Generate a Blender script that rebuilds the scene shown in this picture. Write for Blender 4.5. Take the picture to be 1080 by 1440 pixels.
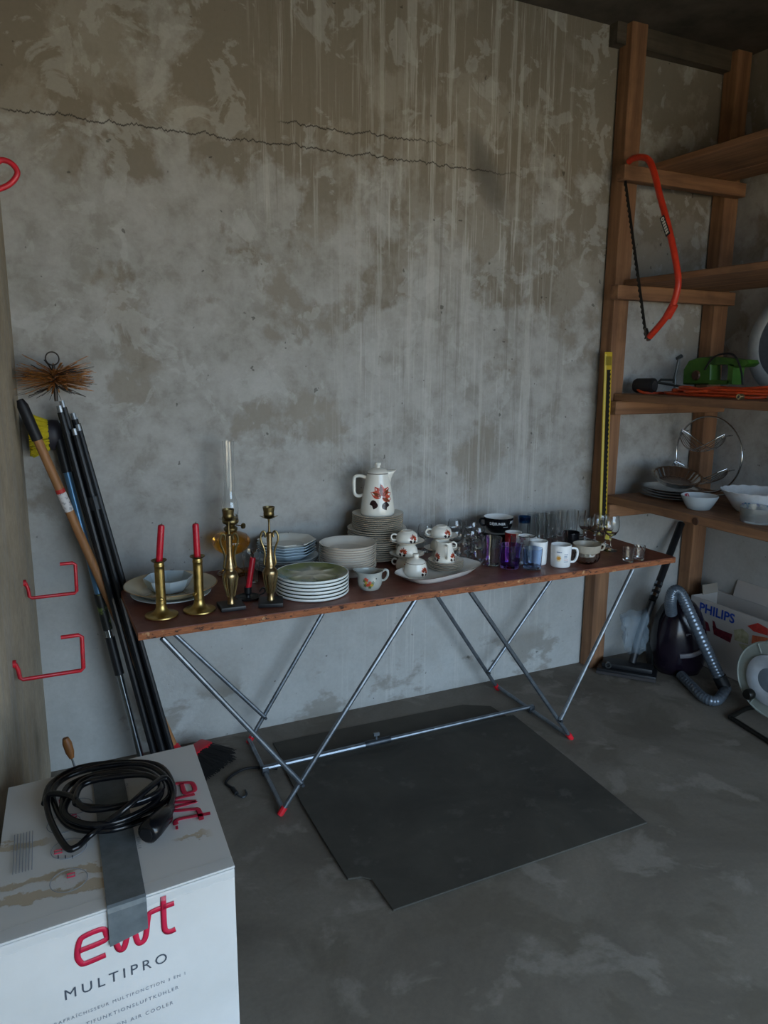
import bpy, bmesh, math, random
from mathutils import Vector, Matrix, noise as mnoise
random.seed(7)
PI = math.pi; TAU = 2*PI
for o in list(bpy.data.objects): bpy.data.objects.remove(o)
SC = bpy.context.scene
COL = SC.collection

# ------------------------------------------------------------------ camera
F_PX, YAW, PITCH, ROLL, CH = 1037.18, 0.446961, 0.198548, 0.00855, 1.5
c_f = Vector((math.sin(YAW)*math.cos(PITCH), math.cos(YAW)*math.cos(PITCH), -math.sin(PITCH)))
_r = Vector((math.cos(YAW), -math.sin(YAW), 0)); _u = _r.cross(c_f)
c_r = math.cos(ROLL)*_r + math.sin(ROLL)*_u
c_u = -math.sin(ROLL)*_r + math.cos(ROLL)*_u
cam = bpy.data.cameras.new('camera'); camo = bpy.data.objects.new('camera', cam); COL.objects.link(camo)
cam.sensor_fit = 'VERTICAL'; cam.sensor_height = 24; cam.sensor_width = 18
cam.lens = 24*F_PX/1440; cam.clip_start = .02
m = Matrix((c_r, c_u, -c_f)).transposed().to_4x4(); m.translation = (0, 0, CH)
camo.matrix_world = m
SC.camera = camo

# ------------------------------------------------------------------ light: daylight through the open garage door behind the camera
EXPOSURE = 0.82
W = bpy.data.worlds.new('sky'); SC.world = W; W.use_nodes = True
bg = W.node_tree.nodes['Background']; bg.inputs[0].default_value = (.56, .77, 1.0, 1); bg.inputs[1].default_value = 4.2
pl = bpy.data.lights.new('garage_door_offscreen', 'AREA'); pl.shape = 'RECTANGLE'; pl.size = 2.8; pl.size_y = 2.2
pl.cycles.is_portal = True
plo = bpy.data.objects.new('garage_door_offscreen', pl); COL.objects.link(plo)
plo.matrix_world = Matrix.Translation((1.7, -.98, 1.08)) @ Matrix.Rotation(PI/2, 4, 'X')
sun = bpy.data.lights.new('sun_offscreen', 'SUN'); sun.energy = 42; sun.angle = math.radians(.6); sun.color = (1, .93, .82)
suno = bpy.data.objects.new('sun_offscreen', sun); COL.objects.link(suno)          # unseen sun added behind the building to brighten only the ground outside
suno.rotation_euler = Vector((0.0, -math.cos(math.radians(26)), -math.sin(math.radians(26)))).to_track_quat('-Z', 'Y').to_euler()
vs = SC.view_settings; vs.view_transform = 'Standard'; vs.look = 'None'; vs.exposure = EXPOSURE; vs.gamma = 1; vs.use_curve_mapping = False

# ------------------------------------------------------------------ pixel helpers (photo 1080x1440)
CAM = Vector((0, 0, CH))
def ray(px, py): return (c_f*F_PX + c_r*(px-540) - c_u*(py-720)).normalized()
def hit(px, py, ax, v):
    d = ray(px, py); return CAM + d*((v-CAM[ax])/d[ax])
def hz(px, py, z): return hit(px, py, 2, z)
def hy(px, py, y): return hit(px, py, 1, y)
def hx(px, py, x): return hit(px, py, 0, x)
TZ = .72                        # table top height
def base(cx, bot, w, z0=TZ, rb=1.0):
    """centre and radius of a round thing standing on height z0: its lowest pixel and its width in pixels"""
    r = .03
    for _ in range(12):
        b = hz(cx, bot, z0); d = Vector((b.x, b.y, 0)).normalized()
        c = b + d*r*rb; r = w/2*((c-CAM).dot(c_f))/F_PX
    return c.x, c.y, r

# ------------------------------------------------------------------ materials
def lin(h):
    h = h.lstrip('#'); v = [int(h[i:i+2], 16)/255 for i in (0, 2, 4)]
    return tuple(c/12.92 if c <= .04045 else ((c+.055)/1.055)**2.4 for c in v) + (1,)
FILM = {}
def film(name, col, rough, alpha):
    n = N(name); n.color(n.mix(n.noise(scale=20), lin(col), tuple(q*.9 for q in lin(col)[:3])+(1,))); n.set(Roughness=rough, Alpha=alpha); return n.m
class N:
    """small node-tree helper"""
    def __init__(s, name):
        s.m = bpy.data.materials.new(name); s.m.use_nodes = True; s.t = s.m.node_tree
        s.b = s.t.nodes['Principled BSDF']; s.tc = s.t.nodes.new('ShaderNodeTexCoord')
    def new(s, typ, **kw):
        n = s.t.nodes.new(typ)
        for k, v in kw.items(): setattr(n, k, v)
        return n
    def put(s, sock, v):
        if isinstance(v, bpy.types.NodeSocket): s.t.links.new(v, sock)
        elif isinstance(v, (tuple, list)) and sock.type == 'RGBA' and len(v) == 3: sock.default_value = (*v, 1)
        else: sock.default_value = v
    def obj(s): return s.tc.outputs['Object']
    def sep(s, v=None):
        n = s.new('ShaderNodeSeparateXYZ'); s.put(n.inputs[0], v or s.obj()); return n.outputs
    def vmul(s, v, k):
        n = s.new('ShaderNodeVectorMath', operation='MULTIPLY'); s.put(n.inputs[0], v); n.inputs[1].default_value = k; return n.outputs[0]
    def noise(s, v=None, scale=5, detail=6, rough=.6, dist=0):
        n = s.new('ShaderNodeTexNoise'); s.put(n.inputs['Vector'], v or s.obj())
        n.inputs['Scale'].default_value = scale; n.inputs['Detail'].default_value = detail
        n.inputs['Roughness'].default_value = rough; n.inputs['Distortion'].default_value = dist
        return n.outputs['Fac']
    def math(s, op, a, b=0.0, c=0.0):
        n = s.new('ShaderNodeMath', operation=op); s.put(n.inputs[0], a); s.put(n.inputs[1], b); s.put(n.inputs[2], c); return n.outputs[0]
    def rng(s, v, a, b, lo=0.0, hi=1.0):
        n = s.new('ShaderNodeMapRange'); s.put(n.inputs[0], v)
        for i, x in enumerate((a, b, lo, hi)): n.inputs[i+1].default_value = x
        return n.outputs[0]
    def mix(s, f, a, b):
        n = s.new('ShaderNodeMix', data_type='RGBA'); s.put(n.inputs[0], f); s.put(n.inputs[6], a); s.put(n.inputs[7], b); return n.outputs[2]
    def bump(s, h, strength=.3, dist=.01):
        n = s.new('ShaderNodeBump'); n.inputs['Strength'].default_value = strength; n.inputs['Distance'].default_value = dist
        s.put(n.inputs['Height'], h); s.t.links.new(n.outputs[0], s.b.inputs['Normal'])
    def color(s, c): s.put(s.b.inputs['Base Color'], c)
    def set(s, **kw):
        for k, v in kw.items(): s.put(s.b.inputs[k.replace('_', ' ')], v)
        return s
MATS = {}
def mat(name, col, rough=.5, metal=0., col2=None, scale=40., bump=0., trans=0., ior=1.45, spec=.5, alpha=None, coat=0., stretch=None, lo=.35, hi=.7):
    if name in MATS: return MATS[name]
    n = N(name); a = lin(col)
    b = lin(col2) if col2 else tuple(x*(.97 if trans else .86) for x in a[:3])+(1,)
    v = n.vmul(n.obj(), stretch) if stretch else None
    f = n.noise(v, scale=scale)
    n.color(n.mix(n.rng(f, lo, hi), a, b)); n.set(Roughness=rough, Metallic=metal, IOR=ior)
    n.b.inputs['Specular IOR Level'].default_value = spec
    if trans: n.b.inputs['Transmission Weight'].default_value = trans
    if coat: n.b.inputs['Coat Weight'].default_value = coat; n.b.inputs['Coat Roughness'].default_value = .08
    if bump: n.bump(f, bump, .004)
    MATS[name] = n.m
    return n.m
def rim_mat(name, col, rimcol, rad, w=.0016):
    """glazed crockery with a thin coloured line on its rim"""
    if name in MATS: return MATS[name]
    n = N(name); x, y, z = n.sep()
    r = n.math('SQRT', n.math('ADD', n.math('MULTIPLY', x, x), n.math('MULTIPLY', y, y)))
    f = n.rng(r, rad-w, rad-w*.6)
    n.color(n.mix(f, n.mix(n.noise(scale=18), lin(col), tuple(q*.93 for q in lin(col)[:3])+(1,)), lin(rimcol)))
    n.set(Roughness=.18, IOR=1.5); MATS[name] = n.m
    return n.m

def wall_material():
    n = N('stained_plaster'); x, y, z = n.sep()
    big = n.noise(scale=1.3, detail=8, rough=.6, dist=.15)
    mid = n.noise(n.vmul(n.obj(), (1, 1, .8)), scale=3.0, detail=12, rough=.64, dist=.15)
    blot = n.noise(n.vmul(n.obj(), (1.0, 1.0, .9)), scale=2.3, detail=14, rough=.62, dist=.12)
    mott = n.noise(scale=11, detail=9, rough=.65, dist=.2)
    fine = n.noise(scale=60, detail=8, rough=.7)
    streak = n.noise(n.vmul(n.obj(), (34, 1, .9)), scale=1.0, detail=6, rough=.7)
    streak2 = n.noise(n.vmul(n.obj(), (75, 1, 2.2)), scale=1.0, detail=5, rough=.6)
    base = n.mix(n.rng(big, .35, .65), lin('#9c968c'), lin('#8c857b'))
    # bare darker cement, mostly high up, with ragged edges
    dark = n.rng(n.math('ADD', mid, n.rng(z, .9, 2.7, -.13, .10)), .50, .56)
    c = n.mix(n.math('MULTIPLY', dark, .75), base, lin('#7f7668'))
    # pale lime coat, most of the lower and middle wall
    mx = n.math('MULTIPLY', n.math('MULTIPLY', n.rng(x, .9, 1.2), n.rng(x, 2.5, 2.1)), n.rng(z, 1.0, 1.5, .01, .05))
    pale = n.rng(n.math('SUBTRACT', blot, n.math('ADD', n.rng(z, 1.5, 2.5, -.09, .10), mx)), .475, .525)
    c = n.mix(n.math('MULTIPLY', pale, .78), c, n.mix(n.rng(mott, .38, .62), lin('#b6b5b2'), lin('#a19f9a')))
    flake = n.math('MULTIPLY', n.rng(n.noise(scale=7, detail=8, rough=.6, dist=.6), .57, .60), n.rng(z, .9, 1.3))
    c = n.mix(n.math('MULTIPLY', flake, .4), c, lin('#bdbdba'))
    c = n.mix(n.math('MULTIPLY', n.rng(mott, .56, .66), .35), c, lin('#857f75'))
    # lower wall fades into an even pale tone
    low = n.math('SUBTRACT', 1.0, n.rng(n.math('ADD', z, n.rng(mid, .3, .7, -.25, .25)), .75, 1.05))
    c = n.mix(n.math('MULTIPLY', low, .7), c, n.mix(n.rng(big, .4, .6), lin('#b9b9b6'), lin('#aaa9a5')))
    # lime runs
    band = n.math('MAXIMUM', n.math('MULTIPLY', n.rng(x, 1.0, 1.35), n.rng(x, 2.35, 2.1)),
                  n.math('MULTIPLY', n.math('MULTIPLY', n.rng(x, .75, .85), n.rng(x, 1.12, 1.02)), n.rng(z, 1.9, 2.1)))
    runs = n.math('MULTIPLY', n.rng(streak, .54, .60), band)
    c = n.mix(n.math('MULTIPLY', runs, .48), c, lin('#c2c0bb'))
    runs2 = n.math('MULTIPLY', n.rng(streak2, .62, .68), n.math('MULTIPLY', band, n.rng(z, .8, 1.2)))
    c = n.mix(n.math('MULTIPLY', runs2, .5), c, lin('#cfcdc8'))
    drips = n.math('MULTIPLY', n.rng(streak, .43, .36), n.math('MULTIPLY', band, n.rng(z, .6, 1.2)))
    c = n.mix(n.math('MULTIPLY', drips, .4), c, lin('#776f63'))
    # a few damp blotches low on the wall
    damp = n.math('MULTIPLY', n.rng(n.noise(n.vmul(n.obj(), (1, 1, 1.6)), scale=2.6, detail=9, rough=.62), .55, .60), n.rng(z, .26, .20))
    c = n.mix(n.math('MULTIPLY', damp, .6), c, lin('#7d766b'))
    # dark soft-edged patch
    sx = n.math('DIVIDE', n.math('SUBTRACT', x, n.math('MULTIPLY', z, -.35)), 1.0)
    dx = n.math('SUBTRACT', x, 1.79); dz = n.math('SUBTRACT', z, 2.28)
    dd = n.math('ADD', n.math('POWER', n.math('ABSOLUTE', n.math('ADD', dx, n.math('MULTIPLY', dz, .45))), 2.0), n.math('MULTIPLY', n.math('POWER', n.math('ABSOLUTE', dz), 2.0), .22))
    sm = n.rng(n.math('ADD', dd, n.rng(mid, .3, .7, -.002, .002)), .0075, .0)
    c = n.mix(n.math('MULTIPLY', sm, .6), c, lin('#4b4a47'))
    # two long cracks
    wob = n.noise(n.vmul(n.obj(), (1, 0, 0)), scale=9, detail=10, rough=.75)
    def crack(x0, z0, x1, z1, width):
        k = (z1-z0)/(x1-x0)
        line = n.math('ADD', n.math('MULTIPLY', x, k), z0-k*x0)
        d = n.math('ABSOLUTE', n.math('SUBTRACT', n.math('SUBTRACT', z, line), n.rng(wob, .3, .7, -.022, .022)))
        f = n.rng(d, width, width*.3)
        return n.math('MULTIPLY', f, n.math('MULTIPLY', n.rng(x, x0-.02, x0+.03), n.rng(x, x1+.03, x1-.2)))
    a = hy(0, 152, 2.785); b = hy(735, 247, 2.785); e = hy(395, 172, 2.785); g = hy(640, 205, 2.785)
    ck = n.math('MAXIMUM', crack(a.x, a.z, b.x, b.z, .0035), crack(e.x, e.z, g.x, g.z, .0035))
    c = n.mix(n.math('MULTIPLY', ck, .85), c, lin('#2c2823'))
    c = n.mix(n.rng(fine, .3, .75, 0, .16), c, lin('#5f5a52'))
    speck = n.rng(n.noise(scale=26, detail=2), .735, .76)
    c = n.mix(n.math('MULTIPLY', speck, .6), c, lin('#35312c'))
    n.color(c); n.set(Roughness=.88)
    n.b.inputs['Specular IOR Level'].default_value = .25
    h = n.math('ADD', n.math('MULTIPLY', fine, .25), n.math('ADD', n.math('MULTIPLY', pale, .5), n.math('ADD', n.math('MULTIPLY', dark, -.4), n.math('MULTIPLY', ck, -2.0))))
    n.bump(h, .35, .006)
    return n.m
def sidewall_material():
    n = N('brown_grey_plaster'); 
    a = n.noise(scale=2.2, detail=9, rough=.65, dist=.4); f = n.noise(scale=45, detail=8, rough=.7)
    c = n.mix(n.rng(a, .4, .6), lin('#b3a48d'), lin('#978a75'))
    b = n.noise(n.vmul(n.obj(), (1, 9, 1)), scale=2, detail=6)
    c = n.mix(n.math('MULTIPLY', n.rng(b, .52, .6), .4), c, lin('#9a9790'))
    c = n.mix(n.rng(f, .35, .8, 0, .4), c, lin('#4c463d'))
    n.color(c); n.set(Roughness=.9); n.bump(f, .35, .006)
    return n.m
def floor_material():
    n = N('stained_concrete'); x, y, z = n.sep()
    a = n.noise(scale=1.6, detail=9, rough=.62, dist=.6); b = n.noise(scale=3.1, detail=8, rough=.6, dist=.8); f = n.noise(scale=70, detail=8, rough=.75)
    c = n.mix(n.rng(a, .38, .62), lin('#7c7469'), lin('#655d53'))
    c = n.mix(n.math('MULTIPLY', n.rng(b, .52, .60), .6), c, lin('#5f574b'))
    c = n.mix(n.math('MULTIPLY', n.rng(n.noise(scale=4.4, detail=9, dist=.4), .56, .62), .5), c, lin('#948c82'))
    c = n.mix(n.rng(f, .35, .8, 0, .4), c, lin('#4d463d'))
    n.color(c); n.set(Roughness=n.rng(a, .3, .7, .55, .8)); n.bump(n.math('ADD', n.math('MULTIPLY', f, .4), a), .3, .004)
    return n.m
def wood(name, c1, c2, axis=2, rough=.7, sc=3.0):
    if name in MATS: return MATS[name]
    n = N(name); st = [28, 28, 28]; st[axis] = 1.6
    g = n.noise(n.vmul(n.obj(), tuple(st)), scale=sc/3, detail=8, rough=.65, dist=.3); k = n.noise(scale=5, detail=4)
    c = n.mix(n.rng(g, .35, .65), lin(c1), lin(c2))
    c = n.mix(n.rng(k, .5, .75, 0, .5), c, tuple(q*.45 for q in lin(c2)[:3])+(1,))
    n.color(c); n.set(Roughness=rough); n.bump(g, .25, .003); MATS[name] = n.m
    return n.m

# ------------------------------------------------------------------ mesh helpers
class MB:
    def __init__(s): s.v = []; s.f = []
    def add(s, vs_, fs_):
        k = len(s.v); s.v += [Vector(p) for p in vs_]; s.f += [tuple(i+k for i in q) for q in fs_]; return s
    def box(s, a, b, M=None):
        (x0, y0, z0), (x1, y1, z1) = a, b
        p = [Vector(q) for q in ((x0,y0,z0),(x1,y0,z0),(x1,y1,z0),(x0,y1,z0),(x0,y0,z1),(x1,y0,z1),(x1,y1,z1),(x0,y1,z1))]
        if M: p = [M @ q for q in p]
        return s.add(p, [(3,2,1,0),(4,5,6,7),(0,1,5,4),(1,2,6,5),(2,3,7,6),(3,0,4,7)])
    def lathe(s, prof, seg=32, shape=None, M=None, closed=False):
        """prof: list of (r,z); shape(theta,r,z)->(x,y,z) overrides the circle"""
        rings = []; vs_ = []; fs_ = []
        for r, z in prof:
            if r < 1e-6: rings.append([len(vs_)]); vs_.append((0, 0, z))
            else:
                rings.append(list(range(len(vs_), len(vs_)+seg)))
                for i in range(seg):
                    t = TAU*i/seg
                    vs_.append(shape(t, r, z) if shape else (r*math.cos(t), r*math.sin(t), z))
        prs = list(zip(rings, rings[1:]))
        if closed: prs.append((rings[-1], rings[0]))
        for A, B in prs:
            for i in range(seg):
                j = (i+1) % seg
                if len(A) == 1 and len(B) == 1: continue
                if len(A) == 1: fs_.append((A[0], B[j], B[i]))
                elif len(B) == 1: fs_.append((A[i], A[j], B[0]))
                else: fs_.append((A[i], A[j], B[j], B[i]))
        if M: vs_ = [M @ Vector(q) for q in vs_]
        return s.add(vs_, fs_)
    def tube(s, path, r, seg=8, closed=False, flat=None, caps=True):
        """path of points; r number or function of (i); flat=(a,b) scale of the section"""
        P = [Vector(p) for p in path]; n = len(P)
        T = []
        for i in range(n):
            a = P[(i-1) % n] if (closed or i > 0) else P[i]; b = P[(i+1) % n] if (closed or i < n-1) else P[i]
            d = b-a; T.append(d.normalized() if d.length > 1e-9 else Vector((0, 0, 1)))
        up = Vector((0, 0, 1)) if abs(T[0].z) < .9 else Vector((1, 0, 0))
        nx = T[0].cross(up).normalized(); vs_ = []; fs_ = []
        for i in range(n):
            nx = (nx - T[i]*nx.dot(T[i])).normalized(); ny = T[i].cross(nx)
            rr = r(i) if callable(r) else r
            for k in range(seg):
                t = TAU*k/seg; ca, sa = math.cos(t), math.sin(t)
                if flat: ca *= flat[0]; sa *= flat[1]
                vs_.append(P[i] + (nx*ca + ny*sa)*rr)
        for i in range(n if closed else n-1):
            j = (i+1) % n
            for k in range(seg):
                l = (k+1) % seg; fs_.append((i*seg+k, i*seg+l, j*seg+l, j*seg+k))
        if caps and not closed:
            fs_.append(tuple(range(seg))[::-1]); fs_.append(tuple((n-1)*seg+k for k in range(seg)))
        return s.add(vs_, fs_)
    def prism(s, poly, z0, z1, M=None):
        n = len(poly); vs_ = [Vector((x, y, z0)) for x, y in poly] + [Vector((x, y, z1)) for x, y in poly]
        if M: vs_ = [M @ q for q in vs_]
        return s.add(vs_, [tuple(range(n))[::-1], tuple(range(n, 2*n))] + [(i, (i+1) % n, n+(i+1) % n, n+i) for i in range(n)])
    def loft(s, rings, cap=True):
        n = len(rings[0]); vs_ = [p for r in rings for p in r]; fs_ = []
        for i in range(len(rings)-1):
            for k in range(n):
                l = (k+1) % n; fs_.append((i*n+k, i*n+l, (i+1)*n+l, (i+1)*n+k))
        if cap: fs_.append(tuple(range(n))[::-1]); fs_.append(tuple((len(rings)-1)*n+k for k in range(n)))
        return s.add(vs_, fs_)
    def build(s, name, material, parent=None, smooth=35, bevel=0., seg=2):
        me = bpy.data.meshes.new(name); me.from_pydata([tuple(v) for v in s.v], [], s.f); me.update()
        bm = bmesh.new(); bm.from_mesh(me)
        bmesh.ops.recalc_face_normals(bm, faces=bm.faces)
        if bevel: bmesh.ops.bevel(bm, geom=[e for e in bm.edges if e.calc_face_angle(0) > .6], offset=bevel, segments=seg, affect='EDGES', profile=.6)
        bm.to_mesh(me); bm.free()
        return link(name, me, material, parent, smooth)
def link(name, me, material, parent=None, smooth=35):
    if material and not me.materials: me.materials.append(material)
    if smooth:
        me.shade_smooth(); me.set_sharp_from_angle(angle=math.radians(smooth))
    o = bpy.data.objects.new(name, me); COL.objects.link(o)
    if parent: o.parent = parent
    return o
def tag(o, label, cat, group=None):
    o['label'] = label; o['category'] = cat
    if group: o['group'] = group
    return o
def thing(name, label, cat, loc=(0, 0, 0), rotz=0., group=None):
    o = bpy.data.objects.new(name, None); COL.objects.link(o); o.empty_display_size = .05
    o.location = loc; o.rotation_euler = (0, 0, rotz)
    return tag(o, label, cat, group)
def place(o, loc, rotz=0.):
    o.location = loc; o.rotation_euler = (0, 0, rotz); return o
def dup(root, loc, rotz=0., label=None, group=None):
    r = root.copy(); COL.objects.link(r); r.location = loc; r.rotation_euler = (0, 0, rotz)
    if label: r['label'] = label
    if group: r['group'] = group
    for ch in list(root.children):
        c = ch.copy(); COL.objects.link(c); c.parent = r
        for g in list(ch.children):
            d = g.copy(); COL.objects.link(d); d.parent = c
    return r
def struct(o): o['kind'] = 'structure'; return o
def smooth_path(pts, n=8, closed=False):
    """Catmull-Rom through the points"""
    P = [Vector(p) for p in pts]; out = []; k = len(P)
    for i in range(k if closed else k-1):
        g = (lambda q: P[q % k]) if closed else (lambda q: P[max(0, min(k-1, q))])
        a, b, c, d = g(i-1), g(i), g(i+1), g(i+2)
        for j in range(n):
            t = j/n
            out.append(.5*((2*b) + (c-a)*t + (2*a-5*b+4*c-d)*t*t + (3*b-a-3*c+d)*t**3))
    if not closed: out.append(P[-1])
    return out
def text_mesh(body, size, M=None, shear=0., extrude=0., spacing=1., offset=0., align='LEFT'):
    cu = bpy.data.curves.new('txt', 'FONT'); cu.body = body; cu.size = size; cu.shear = shear; cu.extrude = extrude
    cu.space_character = spacing; cu.offset = offset; cu.align_x = align; cu.resolution_u = 3
    o = bpy.data.objects.new('txt', cu); COL.objects.link(o)
    bpy.context.view_layer.update()
    me = bpy.data.meshes.new_from_object(o.evaluated_get(bpy.context.evaluated_depsgraph_get()))
    bpy.data.objects.remove(o); bpy.data.curves.remove(cu)
    if M: me.transform(M)
    return me
def wrap(pts2, faces, rfn, th0, off=.0005):
    """flat print (u along the girth in metres, v = height) laid onto a turned surface"""
    vs_ = []
    for u, v in pts2:
        r = rfn(v)+off; t = th0 + u/r
        vs_.append((r*math.cos(t), r*math.sin(t), v))
    return vs_, faces
def petal(cx, cy, ang, ln, wd, k=9):
    """pointed leaf outline as a fan"""
    out = [(cx+math.cos(ang)*ln*.5, cy+math.sin(ang)*ln*.5)]
    side = []
    for i in range(k+1):
        t = i/k; side.append((t, math.sin(PI*t**.8)*wd/2))
    ring = side + [(t, -w) for t, w in side[-2:0:-1]]
    for t, w in ring:
        out.append((cx+math.cos(ang)*ln*t-math.sin(ang)*w, cy+math.sin(ang)*ln*t+math.cos(ang)*w))
    n = len(ring)
    return out, [(0, 1+i, 1+(i+1) % n) for i in range(n)]
def rprofile(prof):
    """radius as a function of height for the outer side of a profile [(r,z)..] with rising z"""
    def f(z):
        for (r0, z0), (r1, z1) in zip(prof, prof[1:]):
            if z0 <= z <= z1 and z1 > z0: return r0+(r1-r0)*(z-z0)/(z1-z0)
        return prof[-1][0] if z > prof[-1][1] else prof[0][0]
    return f

# ================================================================== SETTING
WY = 2.785; XR = 3.22; ZC = 2.945; YF = -1.0; LK = .07
def lx(y): return -.03-LK*(WY-y)          # the left wall splays a little
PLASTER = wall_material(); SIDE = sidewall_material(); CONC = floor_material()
struct(MB().box((-1.2, -1.15, -.15), (XR+.2, WY+.2, 0)).build('floor', CONC, smooth=0))
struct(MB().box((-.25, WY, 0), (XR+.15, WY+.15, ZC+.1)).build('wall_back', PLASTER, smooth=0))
struct(MB().prism([(lx(WY)-.15, WY), (lx(WY), WY), (lx(YF), YF), (lx(YF)-.15, YF)], 0, ZC+.1).build('wall_left', SIDE, smooth=0))
struct(MB().box((XR, YF, 0), (XR+.15, WY, ZC+.1)).build('wall_right', PLASTER, smooth=0))
struct(MB().box((-.6, YF-.15, ZC), (XR+.15, WY, ZC+.1)).build('ceiling', mat('sooty_ceiling', '#5a5148', .9, col2='#3d372f', scale=6), smooth=0))  # ceiling coloured a mottled dark brown-grey
wf = MB().box((lx(YF)-.15, YF-.15, 0), (.3, YF, ZC)).box((3.1, YF-.15, 0), (XR+.15, YF, ZC)).box((.3, YF-.15, 2.14), (3.1, YF, ZC))
struct(wf.build('wall_front', SIDE, smooth=0))
struct(MB().box((-25, -40, -.17), (28, -1.15, -.02)).build('ground_outside', mat('warm_gravel', '#b3a48c', .9, col2='#94866f', scale=8), smooth=0))
struct(MB().box((2.4, WY-.05, 2.86), (XR, WY, ZC)).build('trim_1', wood('dark_old_wood', '#5b5145', '#3f372c', 0), smooth=0))

# ================================================================== TABLE
def make_table():
    t = thing('trestle_table', 'long wooden board table on folding grey tubular legs with red foot caps', 'table', (1.3, 2.43, 0))
    O = Vector((1.3, 2.43, 0))
    x0, x1, y0, y1 = .238, 2.385, 2.158, 2.725
    # core with a chipped front edge
    mb = MB(); nx = 120; random.seed(3)
    front = []
    for i in range(nx+1):
        x = x0+(x1-x0)*i/nx
        front.append((x, y0+.002*mnoise.noise(Vector((x*18, 0, 0)))+.003*max(0, mnoise.noise(Vector((x*7, 5, 0))))))
    poly = front+[(x1, y1), (x0, y1)]
    mb.prism([(x-O.x, y-O.y) for x, y in poly], TZ-.024, TZ-.003)
    n = N('raw_board_edge')
    g = n.noise(n.vmul(n.obj(), (6, 6, 60)), scale=3, detail=8, rough=.7); s = n.noise(n.vmul(n.obj(), (14, 4, 30)), scale=3, detail=6, rough=.7)
    c = n.mix(n.rng(g, .35, .65), lin('#a5623a'), lin('#74401f')); c = n.mix(n.rng(s, .56, .63), c, lin('#2c130a')); c = n.mix(n.math('MULTIPLY', n.rng(n.noise(scale=30), .62, .68), .7), c, lin('#c99f72'))
    n.color(c); n.set(Roughness=.75); n.bump(s, .6, .004)
    mb.build('board', n.m, t, smooth=0)
    n = N('brown_table_laminate'); g = n.noise(scale=6, detail=8, rough=.65); f = n.noise(scale=50, detail=6); s = n.noise(n.vmul(n.obj(), (3, 22, 3)), scale=4, detail=6, rough=.7)
    c = n.mix(n.rng(g, .35, .68), lin('#7a4231'), lin('#5b2e23')); c = n.mix(n.rng(f, .5, .8, 0, .5), c, lin('#84594a')); c = n.mix(n.math('MULTIPLY', n.rng(s, .68, .72), .7), c, lin('#a08679'))
    n.color(c); n.set(Roughness=n.rng(g, .3, .7, .35, .55)); n.bump(f, .1, .002)
    MB().prism([(x-O.x, y-O.y+(.0015 if i <= nx else 0)) for i, (x, y) in enumerate(poly)], TZ-.003, TZ).build('table_top', n.m, t, smooth=0)
    st = mat('grey_steel_tube', '#8d949b', .38, .85, col2='#6f757c', scale=25)
    dk = mat('dark_steel_tube', '#54585d', .45, .8, col2='#3c3f43', scale=25)
    red = mat('red_plastic_cap', '#d3222e', .4)
    zt = TZ-.026
    yf, yr = 2.172, 2.688
    def rod(a, b, r=.0085, mt=st, nm='leg_tube'):
        MB().tube([Vector(a)-O, Vector(b)-O], r, 10).build(nm, mt, t)
    fl, frr = (.668, yf, .012), (1.892, yf, .012)
    bl, br = (.70, yr, .012), (1.885, yr, .012)
    for (foot, y, sgn) in ((fl, yf, 1), (bl, yr, 1), (frr, yf, -1), (br, yr, -1)):
        long_top = (1.166 if y == yf else 1.14, y, zt) if sgn > 0 else (1.389 if y == yf else 1.42, y, zt)
        short_top = (.305 if y == yf else .27, y-.006, zt) if sgn > 0 else (2.15 if y == yf else 2.31, y-.006, zt)
        j = Vector(foot).lerp(Vector(long_top), .135)+Vector((0, -.014, 0))
        rod(foot, long_top); rod(j, Vector(short_top)+Vector((0, -.008, 0)))
        d = (Vector(long_top)-Vector(foot)).normalized()
        MB().tube([j+Vector((0, .022, 0))-O, j+Vector((0, -.014, 0))-O], .006, 8).build('bolt', dk, t)
        MB().tube([Vector(foot)-O-d*.014, Vector(foot)-O+d*.016], .0115, 10).build('foot_cap', red, t)
    rod((fl[0]+.004, yf, .0145), (bl[0]-.004, yr, .0145), .0085, st, 'floor_bar'); rod((frr[0]-.004, yf, .0145), (br[0]+.004, yr, .0145), .0085, st, 'floor_bar')
    for (px, x) in ((0, .685), (1, 1.888)):
        MB().box((x-.013-O.x, -.012, .004), (x+.013-O.x, .012, .034)).build('clamp', dk, t, bevel=.003)
    rod((.675, 2.43, .030), (1.17, 2.43, .030), .0105, st, 'stretcher'); rod((1.06, 2.43, .030), (1.90, 2.43, .030), .0085, st, 'stretcher')
    MB().tube([Vector((1.09, 2.43, .030))-O, Vector((1.20, 2.43, .030))-O], .013, 12).build('sleeve', dk, t)
    MB().tube([Vector((1.14, 2.43, .04))-O, Vector((1.14, 2.43, .062))-O], .004, 8).box((1.128-O.x, -.004, .058), (1.152-O.x, .004, .07)).build('wing_screw', st, t)
make_table()

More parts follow.
